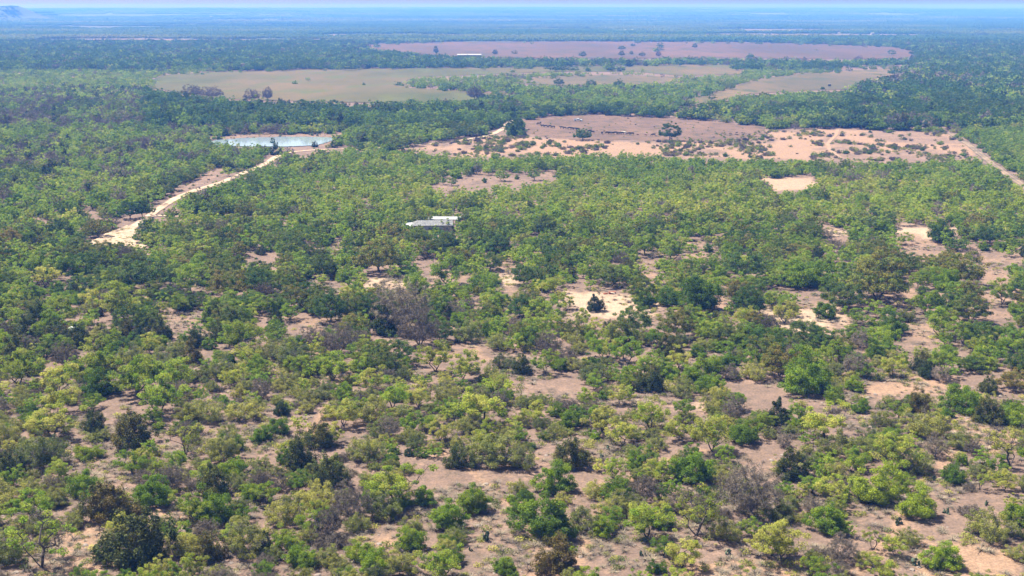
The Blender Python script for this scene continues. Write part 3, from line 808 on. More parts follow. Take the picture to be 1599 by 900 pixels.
NOUN = {"mesquite_tree": "mesquite", "green_shrub": "shrub", "juniper_tree": "juniper", "oak_tree": "oak", "bare_tree": "bare tree", "sage_shrub": "sage shrub", "dry_shrub": "dry bush", "prickly_pear": "prickly pear"}
ORD = ["", "first", "second", "third", "fourth", "fifth", "sixth", "seventh", "eighth", "ninth", "tenth", "eleventh", "twelfth", "thirteenth", "fourteenth", "fifteenth", "sixteenth", "seventeenth", "eighteenth", "nineteenth", "twentieth",
       "twenty-first", "twenty-second", "twenty-third", "twenty-fourth", "twenty-fifth", "twenty-sixth", "twenty-seventh", "twenty-eighth", "twenty-ninth", "thirtieth"]

indiv = []
for p in plants:
    x, y = ground(p[0], foot(*p[:4]))
    indiv.append(dict(u=p[0], v=p[1], wm=p[2] / pxm(p[1]), sp=p[3], tone=p[4], x=x, y=y))
for p in near_fill + mid_fill:
    if -25 < p[0] < 1625:
        indiv.append(dict(u=p[0], v=p[1], wm=p[2] / pxm(p[1]), sp=p[3], tone=p[4], x=p[6], y=p[7]))
# past about 300 of a kind, the largest in the picture stay individuals; the rest join the woodland
byk = {}
for d in indiv:
    byk.setdefault(KIND[d["sp"]][0], []).append(d)
CAP = {"mesquite_tree": 290, "green_shrub": 240, "oak_tree": 140, "juniper_tree": 140, "bare_tree": 100, "sage_shrub": 290, "dry_shrub": 160}
keep, demoted = [], []
for k, v in byk.items():
    v.sort(key=lambda d: -d["wm"] * pxm(d["v"]))
    keep += v[:CAP[k]]; demoted += v[CAP[k]:]
for p in near_fill + mid_fill:
    if not (-25 < p[0] < 1625):
        demoted.append(dict(u=p[0], v=p[1], wm=p[2] / pxm(p[1]), sp=p[3], tone=p[4], x=p[6], y=p[7]))
indiv = keep

def short_name(d, items):
    """the nearest plant of another kind, in two or three words"""
    best = min((e for e in items if KIND[e["sp"]][0] != KIND[d["sp"]][0]), key=lambda e: math.hypot(e["x"] - d["x"], e["y"] - d["y"]) / max(e["wm"], 2.5))
    t = best["tone"]
    return {"M": "yellow-green mesquite" if t >= .7 else "green mesquite", "S": "crooked mesquite", "B": "dark shrub" if t < .3 else "vivid shrub", "J": "dark juniper", "D": "green oak" if t < .6 else "brownish oak",
            "E": "bare tree", "F": "sage shrub", "H": "dry bush"}[best["sp"]]

def label_rows(items):
    rows = {}
    for d in items:
        d["row"] = next(t for lim, t in ROWS if d["v"] >= lim)
        d["kind"] = KIND[d["sp"]][0] if d["sp"] in KIND else d["sp"]
        rows.setdefault((d["row"], d["kind"], look(d["sp"], d["tone"], d["wm"]) if d["sp"] in KIND else "x"), []).append(d)
    for (row, kind, lk), v in rows.items():
        v.sort(key=lambda d: d["u"])
        vis = [d for d in v]
        n = len(vis)
        for i, d in enumerate(vis):
            noun = NOUN[kind]
            if kind == "bare_tree": noun = "tree"
            if kind == "sage_shrub" : noun = "shrub"
            if kind == "dry_shrub": noun = "bush"
            nb = short_name(d, items)
            if n == 1: d["label"] = f"the only {lk} {noun} {row}, beside {nb}"
            else:
                side, r = ("left", i + 1) if i + 1 <= (n + 1) // 2 else ("right", n - i)
                d["label"] = f"{lk} {noun} by {nb}, {ORD[min(r, 30)]} such from {side} {row}"
label_rows(indiv)

counters = {}
first = {}
def plant_obj(d, rnd):
    sp = d["sp"]; name, cat, _ = KIND[sp]
    wood, crown, Ht = LIB[sp][rnd.randrange(len(LIB[sp]))]
    s = d["wm"] / SPEC_W[sp]
    root = bpy.data.objects.new(name, None); COL.objects.link(root)
    root.empty_display_size = 0.5
    root.location = (d["x"], d["y"], float(terrain(d["x"], d["y"])) - 0.05)
    root.rotation_euler = (0, 0, rnd.uniform(0, 6.283))
    hz = d.get("hz", 1.0) * rnd.uniform(0.92, 1.12)
    root.scale = (s * rnd.uniform(0.92, 1.08), s * rnd.uniform(0.92, 1.08), s * hz)
    root["label"] = d["label"]; root["category"] = cat; root["group"] = d.get("group", GROUPN[name])
    pn = PART[sp]
    a = bpy.data.objects.new(pn[0], wood); COL.objects.link(a); a.parent = root
    b = bpy.data.objects.new(pn[1], crown); COL.objects.link(b); b.parent = root
    b["tone"] = float(d["tone"])
    return root

rnd = random.Random(77)
for d in indiv:
    plant_obj(d, rnd)

# ------------------------------------------------------------------ single trees further off: oaks by the cattle, field trees, bare trees
SINGLE = [
    (804, 211, 36, 27, "D", .0, "big dark oak beside the road at the left end of the pasture"),
    (910, 219, 31, 23, "D", .0, "round dark oak at the near edge of the pasture between the cattle"),
    (1046, 220, 36, 29, "D", .05, "big dark oak at the right end of the line of cattle"),
    (203, 342, 36, 34, "D", .0, "dark oak with a forked trunk left of the dirt road bend"),
    (222, 339, 26, 30, "D", .1, "tall dark oak standing over the dirt road bend"),
    (236, 336, 16, 20, "M", .2, "slim green tree at the right side of the dirt road bend"),
    (393, 158, 26, 18, "E", .2, "grey leafless tree at the near edge of the hay field, left of its twin"),
    (418, 157, 20, 18, "E", .2, "grey leafless tree at the near edge of the hay field, right of its twin"),
    (300, 152, 34, 18, "E", .1, "dark purplish bare tree at the left corner of the hay field"),
    (330, 154, 36, 18, "E", .2, "wide grey bare tree between the field corner and the bare twins"),
    (742, 156, 28, 21, "E", .0, "dark grey bushy bare tree alone on the brown end of the hay field"),
    (967, 141, 22, 17, "D", .0, "dark oak standing alone right of the grove island"),
    (923, 136, 18, 14, "D", .05, "small dark oak just behind the middle of the brown meadow edge"),
    (872, 134, 18, 13, "D", .1, "round dark oak at the left end of the brown meadow"),
    (798, 146, 18, 14, "D", .0, "dark round oak at the near edge of the grove island"),
    (681, 85, 9, 12, "D", .0, "tall dark tree at the left end of the reddish field"),
    (773, 86, 10, 8, "D", .1, "small dark tree alone on the left half of the reddish field"),
    (910, 90, 13, 11, "D", .0, "dark round tree at the near edge of the reddish field"),
    (971, 78, 13, 6, "D", .0, "flat dark tree in mid field, upper of a pair on the reddish field"),
    (971, 89, 10, 10, "D", .0, "dark tree on the reddish field, lower of a pair"),
    (986, 86, 7, 7, "D", .3, "small tree on the reddish field right of the lower pair tree"),
    (1003, 89, 13, 9, "D", .5, "brownish tree on the reddish field by the orange soil"),
    (1028, 89, 10, 9, "E", .3, "thin bare tree at the near edge of the reddish field"),
    (988, 73, 9, 5, "D", .0, "small dark tree at the far edge of the reddish field"),
    (1032, 73, 7, 4, "D", .1, "tiny dark tree at the far edge of the reddish field"),
    (1085, 76, 10, 7, "D", .0, "dark tree alone on the right half of the reddish field"),
    (1340, 96, 16, 9, "E", .3, "bare grey tree by the right end of the reddish field"),
    (568, 133, 6, 4, "B", .2, "small round bush alone in the middle of the hay field"),
    (692, 289, 16, 13, "M", .25, "small green tree at the left end of the clearing"),
    (706, 291, 20, 15, "M", .2, "wide green tree, second from the left in the clearing"),
    (784, 284, 24, 17, "M", .35, "pale green tree with open trunks in the middle of the clearing"),
    (835, 283, 24, 18, "M", .3, "pale green tree with open trunks at the right of the clearing"),
    (757, 287, 8, 8, "B", .2, "little round bush in the middle of the clearing"),
    (807, 281, 9, 7, "B", .3, "little round bush between the two pale clearing trees"),
    (426, 227, 7, 12, "D", .0, "tall dark tree on the far bank of the pond"),
    (491, 230, 12, 9, "J", .1, "dark round bush on the near bank of the pond"),
    (1284, 140, 7, 5, "B", .1, "small bush beside the dark stand on the brown strip"),
]
for (u, v, w, h, sp, tone, lab) in SINGLE:
    x, y = ground(u, v)
    wm = w / pxm(v); hm = h / pxm(v)
    d = dict(sp=sp, tone=tone, wm=wm, x=x, y=y, label=lab, hz=(hm / wm) / RATIO[sp], group="single trees on the fields and clearings")
    plant_obj(d, rnd)

# ------------------------------------------------------------------ prickly pears
def pear_meshes(seed):
    rg = random.Random(seed)
    out = []
    for part in range(3):
        bm = bmesh.new()
        spots = [(rg.uniform(-.38, .38), rg.uniform(-.3, .3), 0.12) for _ in range(7)]
        for (x, y, z) in spots:
            chain = Vector((x, y, z))
            for lvl in range(rg.randint(1, 3)):
                r = rg.uniform(0.15, 0.22)
                M = Matrix.Translation(chain) @ Euler((rg.uniform(-.5, .5), rg.uniform(-.5, .5), rg.uniform(0, 6.28))).to_matrix().to_4x4() @ Matrix.Diagonal((r, r * 0.22, r * 1.35, 1))
                bmesh.ops.create_icosphere(bm, subdivisions=2, radius=1, matrix=M)
                chain = chain + Vector((rg.uniform(-.14, .14), rg.uniform(-.14, .14), r * 1.7))
        me = bpy.data.meshes.new("prickly_pear_pads"); bm.to_mesh(me); bm.free(); me.materials.append(PAD)
        out.append(me)
    return out
PEARM = pear_meshes(3)
pears = [dict(u=u, v=v, wm=w / pxm(v), sp="prickly_pear", tone=0) for u, v, w in PEARS]
pears.sort(key=lambda d: d["u"])
for i, d in enumerate(pears):
    o = bpy.data.objects.new("prickly_pear", PEARM[i % 3]); COL.objects.link(o)
    x, y = ground(d["u"], d["v"] - 2)
    o.location = (x, y, float(terrain(x, y))); o.rotation_euler = (0, 0, i * 1.7); s = d["wm"] / 1.7; o.scale = (s, s, s * 0.9)
    o["label"] = f"low clump of flat cactus pads, {ORD[i + 1] if i < 6 else ORD[len(pears) - i]} from the {'left' if i < 6 else 'right'}"
    o["category"] = "cactus"; o["group"] = GROUPN["prickly_pear"]

# ------------------------------------------------------------------ woodland as one mass: instanced plants
def instancer(name, P, Z, var, scl, rotz, tone, sources, label):
    hidden = bpy.data.collections.new(name + "_kinds")
    for k, me in enumerate(sources):
        o = bpy.data.objects.new(f"{name}_kind.{k:03d}", me); hidden.objects.link(o)
    me = bpy.data.meshes.new(name)
    n = len(P)
    me.vertices.add(n)
    me.vertices.foreach_set("co", np.stack([P[:, 0], P[:, 1], Z], 1).astype(np.float32).ravel())
    for nm, tp, arr in (("variant", "INT", np.asarray(var, np.int32)), ("rotz", "FLOAT", np.asarray(rotz, np.float32)), ("tone", "FLOAT", np.asarray(tone, np.float32))):
        a = me.attributes.new(nm, tp, "POINT"); a.data.foreach_set("value", arr)
    a = me.attributes.new("size", "FLOAT_VECTOR", "POINT"); a.data.foreach_set("vector", np.asarray(scl, np.float32).ravel())
    o = bpy.data.objects.new(name, me); COL.objects.link(o)
    ng = bpy.data.node_groups.new(name, "GeometryNodeTree")
    ng.interface.new_socket("Geometry", in_out="INPUT", socket_type="NodeSocketGeometry")
    ng.interface.new_socket("Geometry", in_out="OUTPUT", socket_type="NodeSocketGeometry")
    gi = ng.nodes.new("NodeGroupInput"); go = ng.nodes.new("NodeGroupOutput")
    ci = ng.nodes.new("GeometryNodeCollectionInfo"); ci.inputs["Collection"].default_value = hidden
    ci.inputs["Separate Children"].default_value = True; ci.inputs["Reset Children"].default_value = True
    ip = ng.nodes.new("GeometryNodeInstanceOnPoints"); ip.inputs["Pick Instance"].default_value = True
    def na(nm, t):
        x = ng.nodes.new("GeometryNodeInputNamedAttribute"); x.data_type = t; x.inputs["Name"].default_value = nm
        return x.outputs["Attribute"]
    cx = ng.nodes.new("ShaderNodeCombineXYZ")
    ng.links.new(na("rotz", "FLOAT"), cx.inputs[2])
    er = ng.nodes.new("FunctionNodeEulerToRotation"); ng.links.new(cx.outputs[0], er.inputs[0])
    ng.links.new(gi.outputs[0], ip.inputs["Points"]); ng.links.new(ci.outputs[0], ip.inputs["Instance"])
    ng.links.new(na("variant", "INT"), ip.inputs["Instance Index"]); ng.links.new(er.outputs[0], ip.inputs["Rotation"])
    ng.links.new(na("size", "FLOAT_VECTOR"), ip.inputs["Scale"])
    ng.links.new(ip.outputs[0], go.inputs[0])
    mod = o.modifiers.new("scatter", "NODES"); mod.node_group = ng
    tagk(o, "stuff"); o["label"] = label
    return o

SPL = "MBJDEF"
def zone(U, V, rng, X, Y):
    """which plant grows where beyond the near brush: kind probabilities, tone and size"""
    n = len(U)
    pr = np.zeros((n, 6)); tone = np.zeros((n, 6)); size = np.ones(n)
    base = np.array([0.60, 0.29, 0.0, 0.03, 0.02, 0.06])
    pr[:] = base
    tone[:] = (0.42, 0.52, 0.3, 0.35, 0.5, 0.5)
    size[:] = 5.2
    # bright belt, yellower towards the near right
    k = (V > 285) & (V < 420)
    tone[k, 0] = 0.56; tone[k, 1] = 0.72
    k = (V > 290) & (U > 900)
    tone[k, 0] = 0.60; tone[k, 1] = 0.78
    # left hillside: mixed, duller
    k = (U < 540 - (V - 230) * 1.1) & (V < 345) & (V > 140)
    pr[k] = (0.42, 0.24, 0.06, 0.10, 0.07, 0.11); tone[k, 0] = 0.42; tone[k, 1] = 0.52; size[k] = 6.0
    k = (U < 300) & (V > 150) & (V < 200)
    pr[k] = (0.25, 0.12, 0.12, 0.14, 0.22, 0.15); size[k] = 7
    # dark belt behind the pond
    k = (V > 150) & (V < 205) & (U > 230) & (U < 820)
    pr[k] = (0.16, 0.20, 0.10, 0.50, 0.02, 0.02); tone[k, 3] = 0.0; tone[k, 0] = 0.1; tone[k, 1] = 0.1; size[k] = 9.5
    k = (V > 185) & (V < 240) & (U > 560) & (U < 800)
    pr[k] = (0.35, 0.30, 0.02, 0.30, 0.0, 0.03); size[k] = 7.5
    # meadow-side green belt
    k = (V > 138) & (V < 178) & (U > 620) & (U < 1330)
    pr[k] = (0.55, 0.28, 0.02, 0.10, 0.02, 0.03); tone[k, 0] = 0.28; size[k] = 7
    k = (V > 176) & (V < 204) & (U > 820) & (U < 1330)
    pr[k] = (0.2, 0.22, 0.06, 0.42, 0.04, 0.06); tone[k, 3] = 0.05; size[k] = 8
    # dark forest on the right
    k = (V > 112) & (V < 205) & (U > 1320)
    pr[k] = (0.14, 0.18, 0.06, 0.50, 0.10, 0.02); tone[k, 3] = 0.03; tone[k, 1] = 0.1; size[k] = 10
    k = (V > 198) & (V < 300) & (U > 1500)
    pr[k] = (0.5, 0.4, 0.0, 0.06, 0.0, 0.04); tone[k, 0] = 0.35; tone[k, 1] = 0.45
    # beyond the fields
    k = V < 112
    pr[k] = (0.22, 0.22, 0.04, 0.42, 0.06, 0.04); tone[k, 3] = 0.05; tone[k, 0] = 0.2; size[k] = 9.5
    # patches of one kind stand together
    pn = fbm(X / 30, Y / 45, 61, 3)[:, None]
    pr = pr * np.exp((np.stack([fbm(X / 28, Y / 40, 300 + 10 * c, 3) for c in range(6)], 1) - 0.5) * 5.5)
    pr /= pr.sum(1, keepdims=True)
    cs = np.cumsum(pr, 1); r = rng.uniform(size=(n, 1))
    si = np.minimum((r > cs).sum(1), 5)
    t = tone[np.arange(n), si] + rng.normal(size=n) * 0.13 + (pn[:, 0] - 0.5) * 0.4
    return si, np.clip(t, 0, 1), size

SW = np.array([SPEC_W[c] for c in SPL])
def wood_block(name, d0, d1, spacing, seed, lod, nvar, label, extra=(), thin=None):
    P = scatter(d0, d1, spacing, seed)
    rng = np.random.default_rng(seed + 5)
    # spacing grows with plant size by thinning
    U, V = to_pix(P[:, 0], P[:, 1])
    si, tone, size = zone(U, V, rng, P[:, 0], P[:, 1])
    wm = size * rng.uniform(0.72, 1.3, len(P)) * np.where(si == 3, 1.25, 1) * np.where(si == 5, 0.8, 1)
    keepm = rng.uniform(size=len(P)) < np.clip((spacing * 1.05 / size) ** 2 * 1.6, 0, 1)
    open_n = fbm(P[:, 0] / 16, P[:, 1] / 26, 88, 3)
    keepm &= open_n > (0.20 + 0.08 * ((U < 300) & (V > 150)))
    hp = wm * 0.72 * pxm(V)
    bad = covers(U, V, hp, hp, KEEP_CLEAR + SANDFLAT) | covers_road(U, V, hp) | covers(U, V, hp * 1.45, hp, [HOUSE])
    for fp in FIELDS:
        xs = [q[0] for q in fp]; ys = [q[1] for q in fp]
        nr_ = np.nonzero((U > min(xs) - 20) & (U < max(xs) + 20) & (V > min(ys) - 6) & (V < max(ys) + 16))[0]
        lim = np.where(V[nr_] < 126, 0.12, 1.0) * np.minimum(1.0, (V[nr_] - 12) / 125) ** 2 * 22 * np.clip(fbm(P[nr_, 0] / 70, P[nr_, 1] / 110, 404, 3) - 0.42, 0, 1) + 10 * (rng.uniform(size=len(nr_)) ** 6)
        dd = np.maximum(poly_dist(U[nr_], V[nr_], fp), poly_dist(U[nr_], V[nr_] - 0.9 * hp[nr_], fp))
        bad[nr_] |= dd > lim
        lone = (dd > lim) & (rng.uniform(size=len(nr_)) < 0.0012)
        bad[nr_[lone]] = False
    # near limit joins the individually placed brush
    if d0 < 500:
        bad |= covers(U, V, hp, hp, [g for g in gap_polys if g[0][1] < 520])
    k = keepm & ~bad
    P, si, tone, wm = P[k], si[k], tone[k], wm[k]
    if len(extra):
        ex = np.array([[e["x"], e["y"]] for e in extra]); P = np.concatenate([P, ex])
        esi = np.array([SPL.index({"S": "M", "H": "F"}.get(e["sp"], e["sp"])) for e in extra]); si = np.concatenate([si, esi])
        tone = np.concatenate([tone, [e["tone"] for e in extra]]); wm = np.concatenate([wm, [e["wm"] for e in extra]])
    n = len(P)
    var = si * nvar + rng.integers(0, nvar, n)
    s = wm / SW[si]
    scl = np.stack([s * rng.uniform(.9, 1.1, n), s * rng.uniform(.9, 1.1, n), s * rng.uniform(.85, 1.15, n)], 1)
    src = [plant_joined(c, 7000 + 31 * lod + 7 * ord(c) + q, lod) for c in SPL for q in range(nvar)]
    print(name, n, "plants")
    return instancer(name, P, terrain(P[:, 0], P[:, 1]) - 0.05, var, scl, rng.uniform(0, 6.28, n), tone, src, label)

wood_block("scrub_woodland", 430, 1000, 4.7, 21, 1, 4, "dense green brush and small trees over the middle distance", demoted)
wood_block("far_woodland", 1000, 2700, 6.8, 22, 2, 3, "dark bluish woods around and beyond the fields")

# low dead scrub and small bushes on the sand flat, the pasture and the banks
def low_scrub():
    P = scatter(480, 1000, 3.4, 55, 0.45)
    rng = np.random.default_rng(56)
    U, V = to_pix(P[:, 0], P[:, 1])
    inside = np.zeros(len(P), bool)
    for p in SANDFLAT: inside |= in_poly(U, V, p)
    past = np.zeros(len(P), bool)
    for p in PASTURE + BANK + CLEARING + ROAD_BANK: past |= in_poly(U, V, p)
    f = fbm(P[:, 0] / 14, P[:, 1] / 22, 71, 3)
    dens = np.where(inside, sstep(0.50, 0.60, f + 0.10 * ((V < 226) & (U < 1200)) ) * 0.75 + 0.03, 0) + np.where(past & ~inside, 0.045, 0) + np.where(in_poly(U, V, BANK[0]) | in_poly(U, V, ROAD_BANK[0]), 0.35, 0)
    dens = np.maximum(dens, np.where(inside & (V > 212) & (V < 232) & (U > 760) & (U < 1190), 0.55 * sstep(0.4, 0.55, f), 0))
    rb = road_hit(P[:, 0], P[:, 1], TRAIL, 1.6) | road_hit(P[:, 0], P[:, 1], ROAD_MAIN, 1.3)
    for p in POND: rb |= in_poly(U, V, p)
    k = (rng.uniform(size=len(P)) < dens) & ~rb
    P = P[k]; n = len(P); past = past[k]
    si = rng.choice(3, n, p=(0.34, 0.50, 0.16))
    wm = rng.uniform(1.0, 3.0, n) ** 1.25 * np.where(past, 0.45, 1)
    src = [plant_joined("H", 8000 + q, 1) for q in range(2)] + [plant_joined("F", 8100 + q, 1) for q in range(2)] + [plant_joined("B", 8200 + q, 1) for q in range(2)]
    s = wm / np.array([5.0, 6.0, 6.0])[si]
    var = si * 2 + rng.integers(0, 2, n)
    print("low scrub", n)
    instancer("low_scrub_vegetation", P, terrain(P[:, 0], P[:, 1]), var, np.stack([s, s, s * np.where(si == 0, 1.3, 0.9)], 1), rng.uniform(0, 6.28, n), np.clip(rng.normal(0.4, 0.25, n), 0, 1), src, "low grey scrub dotted over the sandy flat and pasture")
low_scrub()

# dry tufts, weeds and twigs on the near ground
def tuft_mesh(seed, kind):
    rng = np.random.default_rng(seed)
    n = 60 if kind == 0 else 90
    C = np.zeros((1, 3)); C[0, 2] = 0.18
    if kind == 0:
        a = rng.uniform(0, 6.28, n); r = rng.uniform(0.05, 0.35, n); hgt = rng.uniform(0.10, 0.28, n)
        b = np.stack([np.cos(a) * r * .4, np.sin(a) * r * .4, np.zeros(n)], 1); t = np.stack([np.cos(a) * r * 2.2, np.sin(a) * r * 2.2, hgt], 1)
        w = np.stack([-np.sin(a), np.cos(a), np.zeros(n)], 1) * 0.018
        V = np.stack([b - w, b + w, t + w * .4, t - w * .4], 1).reshape(-1, 3); Q = np.arange(n * 4).reshape(-1, 4)
        return mesh_np("grass_tuft", V, Q, mats=[LEAF["E"]], attr={"clump": np.repeat(rng.uniform(0, 1, n), 4)})
    V, Q, c = leaves(rng, C, [0.5], n, 0.10, 0.5, 0.3)
    V[:, 2] = np.abs(V[:, 2])
    return mesh_np("weed_tuft", V, Q, mats=[LEAF["F"]], attr={"clump": c})
def stone_mesh():
    bm = bmesh.new()
    rg = random.Random(8)
    bmesh.ops.create_icosphere(bm, subdivisions=2, radius=0.22)
    for v in bm.verts: v.co *= rg.uniform(0.8, 1.15); v.co.z *= 0.6
    me = bpy.data.meshes.new("stone"); bm.to_mesh(me); bm.free(); me.materials.append(simple_mat("pale_stone", (0.20, 0.16, 0.13), 0.9, var=0.3, scale=6))
    return me
def near_litter():
    P = scatter(130, 430, 1.0, 91, 0.45)
    rng = np.random.default_rng(92)
    f = fbm(P[:, 0] / 8, P[:, 1] / 8, 93, 4)
    k = rng.uniform(size=len(P)) < sstep(0.38, 0.62, f) * np.where(P[:, 1] < 260, 0.75, 0.4)
    P = P[k]; n = len(P)
    var = rng.choice(5, n, p=(0.42, 0.28, 0.15, 0.10, 0.05))
    s = rng.uniform(0.6, 2.2, n)
    print("litter", n)
    instancer("dry_grass", P, terrain(P[:, 0], P[:, 1]), var, np.stack([s, s, s * rng.uniform(.6, 1, n)], 1), rng.uniform(0, 6.28, n), np.clip(rng.normal(0.6, 0.35, n), 0, 1), [tuft_mesh(1, 0), tuft_mesh(2, 0), tuft_mesh(3, 1), tuft_mesh(4, 1), stone_mesh()], "dry grey grass tufts and weeds on the pinkish soil")
near_litter()

# groves out to the horizon
def grove_mesh(seed):
    rng = np.random.default_rng(seed)
    n = 46
    c = rng.uniform(-34, 34, (n, 2)); w = rng.uniform(7, 13, n)
    C = []; R = []
    for i in range(n):
        q = shell_points(rng, 8, w[i] * 0.36, w[i] * 0.2, w[i] * 0.62, 0.5)
        C.append(q + np.array([c[i, 0], c[i, 1], 0])); R += [w[i] * 0.26] * len(q)
    C = np.concatenate(C)
    V, Q, cl = leaves(rng, C, np.array(R), 6, 2.4, 0.6, 1.8, 1.2)
    cl = 0.35 + 0.3 * cl
    return mesh_np("grove", V, Q, mats=[LEAF["D"]], attr={"clump": cl})
def far_groves():
    A = scatter(2700, 6000, 62, 31, 0.5); B = scatter(6000, 13800, 130, 32, 0.5)
    rng = np.random.default_rng(33)
    P = np.concatenate([A, B]); n = len(P)
    s = np.concatenate([np.full(len(A), 1.0), np.full(len(B), 2.0)])
    U, V = to_pix(P[:, 0], P[:, 1])
    bad = np.zeros(n, bool)
    for p in FIELD_PINK: bad |= in_poly(U, V, p)
    clear = fbm(P[:, 0] / 900 + 7, P[:, 1] / 500, 35, 3)
    k = ~bad & (clear > 0.31) & (clear < 0.68)
    P, s = P[k], s[k]; n = len(P)
    tone = np.clip(0.10 + rng.normal(size=n) * 0.05 + (fbm(P[:, 0] / 500, P[:, 1] / 400, 36, 3) - 0.5) * 1.6, 0, 1)
    print("groves", n)
    instancer("distant_woods", P, terrain(P[:, 0], P[:, 1]) - 0.3, rng.integers(0, 4, n), np.stack([s, s, s ** 0.3], 1), rng.uniform(0, 6.28, n), tone, [grove_mesh(60 + q) for q in range(4)], "blue hazy woods stretching to the horizon")
far_groves()

# ------------------------------------------------------------------ solid objects
def link_mesh(name, bm, mat, parent=None, smooth=False):
    me = bpy.data.meshes.new(name); bm.normal_update(); bm.to_mesh(me); bm.free()
    for mm in (mat if isinstance(mat, (list, tuple)) else [mat]): me.materials.append(mm)
    if smooth:
        me.polygons.foreach_set("use_smooth", np.ones(len(me.polygons), bool))
    o = bpy.data.objects.new(name, me); COL.objects.link(o)
    if parent: o.parent = parent
    return o

def box(bm, cx, cy, cz, sx, sy, sz, bevel=0.0, rot=None):
    M = Matrix.Translation((cx, cy, cz))
    if rot: M = M @ rot
    r = bmesh.ops.create_cube(bm, size=1, matrix=M @ Matrix.Diagonal((sx, sy, sz, 1)))
    if bevel:
        es = list({e for v in r["verts"] for e in v.link_edges})
        bmesh.ops.bevel(bm, geom=es, offset=bevel, segments=2, affect="EDGES")

def prism(bm, prof, y0, y1):
    """profile in x,z pushed along y"""
    a = [bm.verts.new((x, y0, z)) for x, z in prof]; b = [bm.verts.new((x, y1, z)) for x, z in prof]
    n = len(prof)
    bm.faces.new(a); bm.faces.new(b[::-1])
    for i in range(n):
        bm.faces.new((a[i], b[i], b[(i + 1) % n], a[(i + 1) % n]))
    bmesh.ops.recalc_face_normals(bm, faces=bm.faces[:])

def cyl(bm, p0, p1, r0, r1=None, n=10):
    p0, p1 = Vector(p0), Vector(p1); r1 = r0 if r1 is None else r1
    d = p1 - p0
    M = Matrix.Translation((p0 + p1) / 2) @ d.to_track_quat("Z", "Y").to_matrix().to_4x4()
    bmesh.ops.create_cone(bm, cap_ends=True, segments=n, radius1=r0, radius2=r1, depth=d.length, matrix=M)

def root(name, x, y, rz, label, cat, group=None, z=0.0):
    o = bpy.data.objects.new(name, None); COL.objects.link(o)
    o.location = (x, y, float(terrain(x, y)) + z); o.rotation_euler = (0, 0, rz)
    o["label"] = label; o["category"] = cat
    if group: o["group"] = group
    return o

METAL = simple_mat("galvanized_roof", (0.30, 0.30, 0.29), 0.5, 0.0, 0.10, 0.8, 0.5)
WALLM = simple_mat("weathered_siding", (0.42, 0.40, 0.36), 0.8, 0, 0.2, 1.0)
DARK = simple_mat("dark_opening", (0.03, 0.03, 0.03), 0.7)
GLASS = simple_mat("tinted_glass", (0.03, 0.04, 0.05), 0.1, 0, 0.1, 1, 0.6)
WHITE = simple_mat("white_paint", (0.78, 0.78, 0.76), 0.35, 0, 0.04, 1, 0.5)
BLACKR = simple_mat("rubber", (0.025, 0.025, 0.025), 0.8)
WOODP = simple_mat("weathered_wood", (0.22, 0.18, 0.14), 0.85, 0, 0.25, 2)
RUST = simple_mat("rusty_iron", (0.32, 0.09, 0.035), 0.8, 0, 0.3, 4)
GREYM = simple_mat("grey_steel", (0.45, 0.45, 0.45), 0.5, 0.4)

# ranch house with a hipped-end metal roof and lean-to
hx, hy = ground(676, 365)
h = root("ranch_house", hx, hy, 0.06, "low ranch building with pale metal roof sunk among green trees", "building")
bm = bmesh.new(); box(bm, 0, 3, 1.35, 12.4, 6.4, 2.7); link_mesh("wall", bm, WALLM, h)
bm = bmesh.new()
a = [bm.verts.new(c) for c in ((-6.7, -0.9, 2.72), (6.7, -0.9, 2.72), (6.7, 6.9, 2.72), (-6.7, 6.9, 2.72), (-5.0, 3.0, 3.9), (6.5, 3.0, 3.9))]
for f in ((0, 1, 5, 4), (2, 3, 4, 5), (3, 0, 4), (1, 2, 5), (3, 2, 1, 0)): bm.faces.new([a[i] for i in f])
bmesh.ops.solidify(bm, geom=bm.faces[:], thickness=0.06)
rf = link_mesh("roof", bm, METAL, h)
bm = bmesh.new()
for k in range(24): 
    x = -6.2 + k * 0.53
    if -4.9 < x: cyl(bm, (x, -0.88, 2.77), (x, 2.95, 3.92), 0.03, n=4)
link_mesh("roof_ridges", bm, METAL, rf)
bm = bmesh.new(); box(bm, -8.6, 1.6, 2.62, 3.9, 4.6, 0.10, rot=Euler((0.12, -0.10, 0)).to_matrix().to_4x4()); lt = link_mesh("porch_roof", bm, METAL, h)
for x in (-10.2, -7.2):
    bm = bmesh.new(); cyl(bm, (x, -0.2, 0), (x, -0.2, 2.3), 0.07, n=8); link_mesh("porch_post", bm, WOODP, h)
bm = bmesh.new(); box(bm, 1.0, -0.23, 1.05, 1.0, 0.06, 2.1); dr = link_mesh("door", bm, WOODP, h)
bm = bmesh.new(); box(bm, 1.35, -0.29, 1.05, 0.06, 0.06, 0.12); link_mesh("handle", bm, DARK, dr)
for x in (-3.6, 4.2):
    bm = bmesh.new(); box(bm, x, -0.23, 1.5, 1.3, 0.08, 1.1); w_ = link_mesh("window", bm, GLASS, h)
    bm = bmesh.new(); box(bm, x, -0.25, 0.91, 1.5, 0.14, 0.08); link_mesh("sill", bm, WOODP, w_)
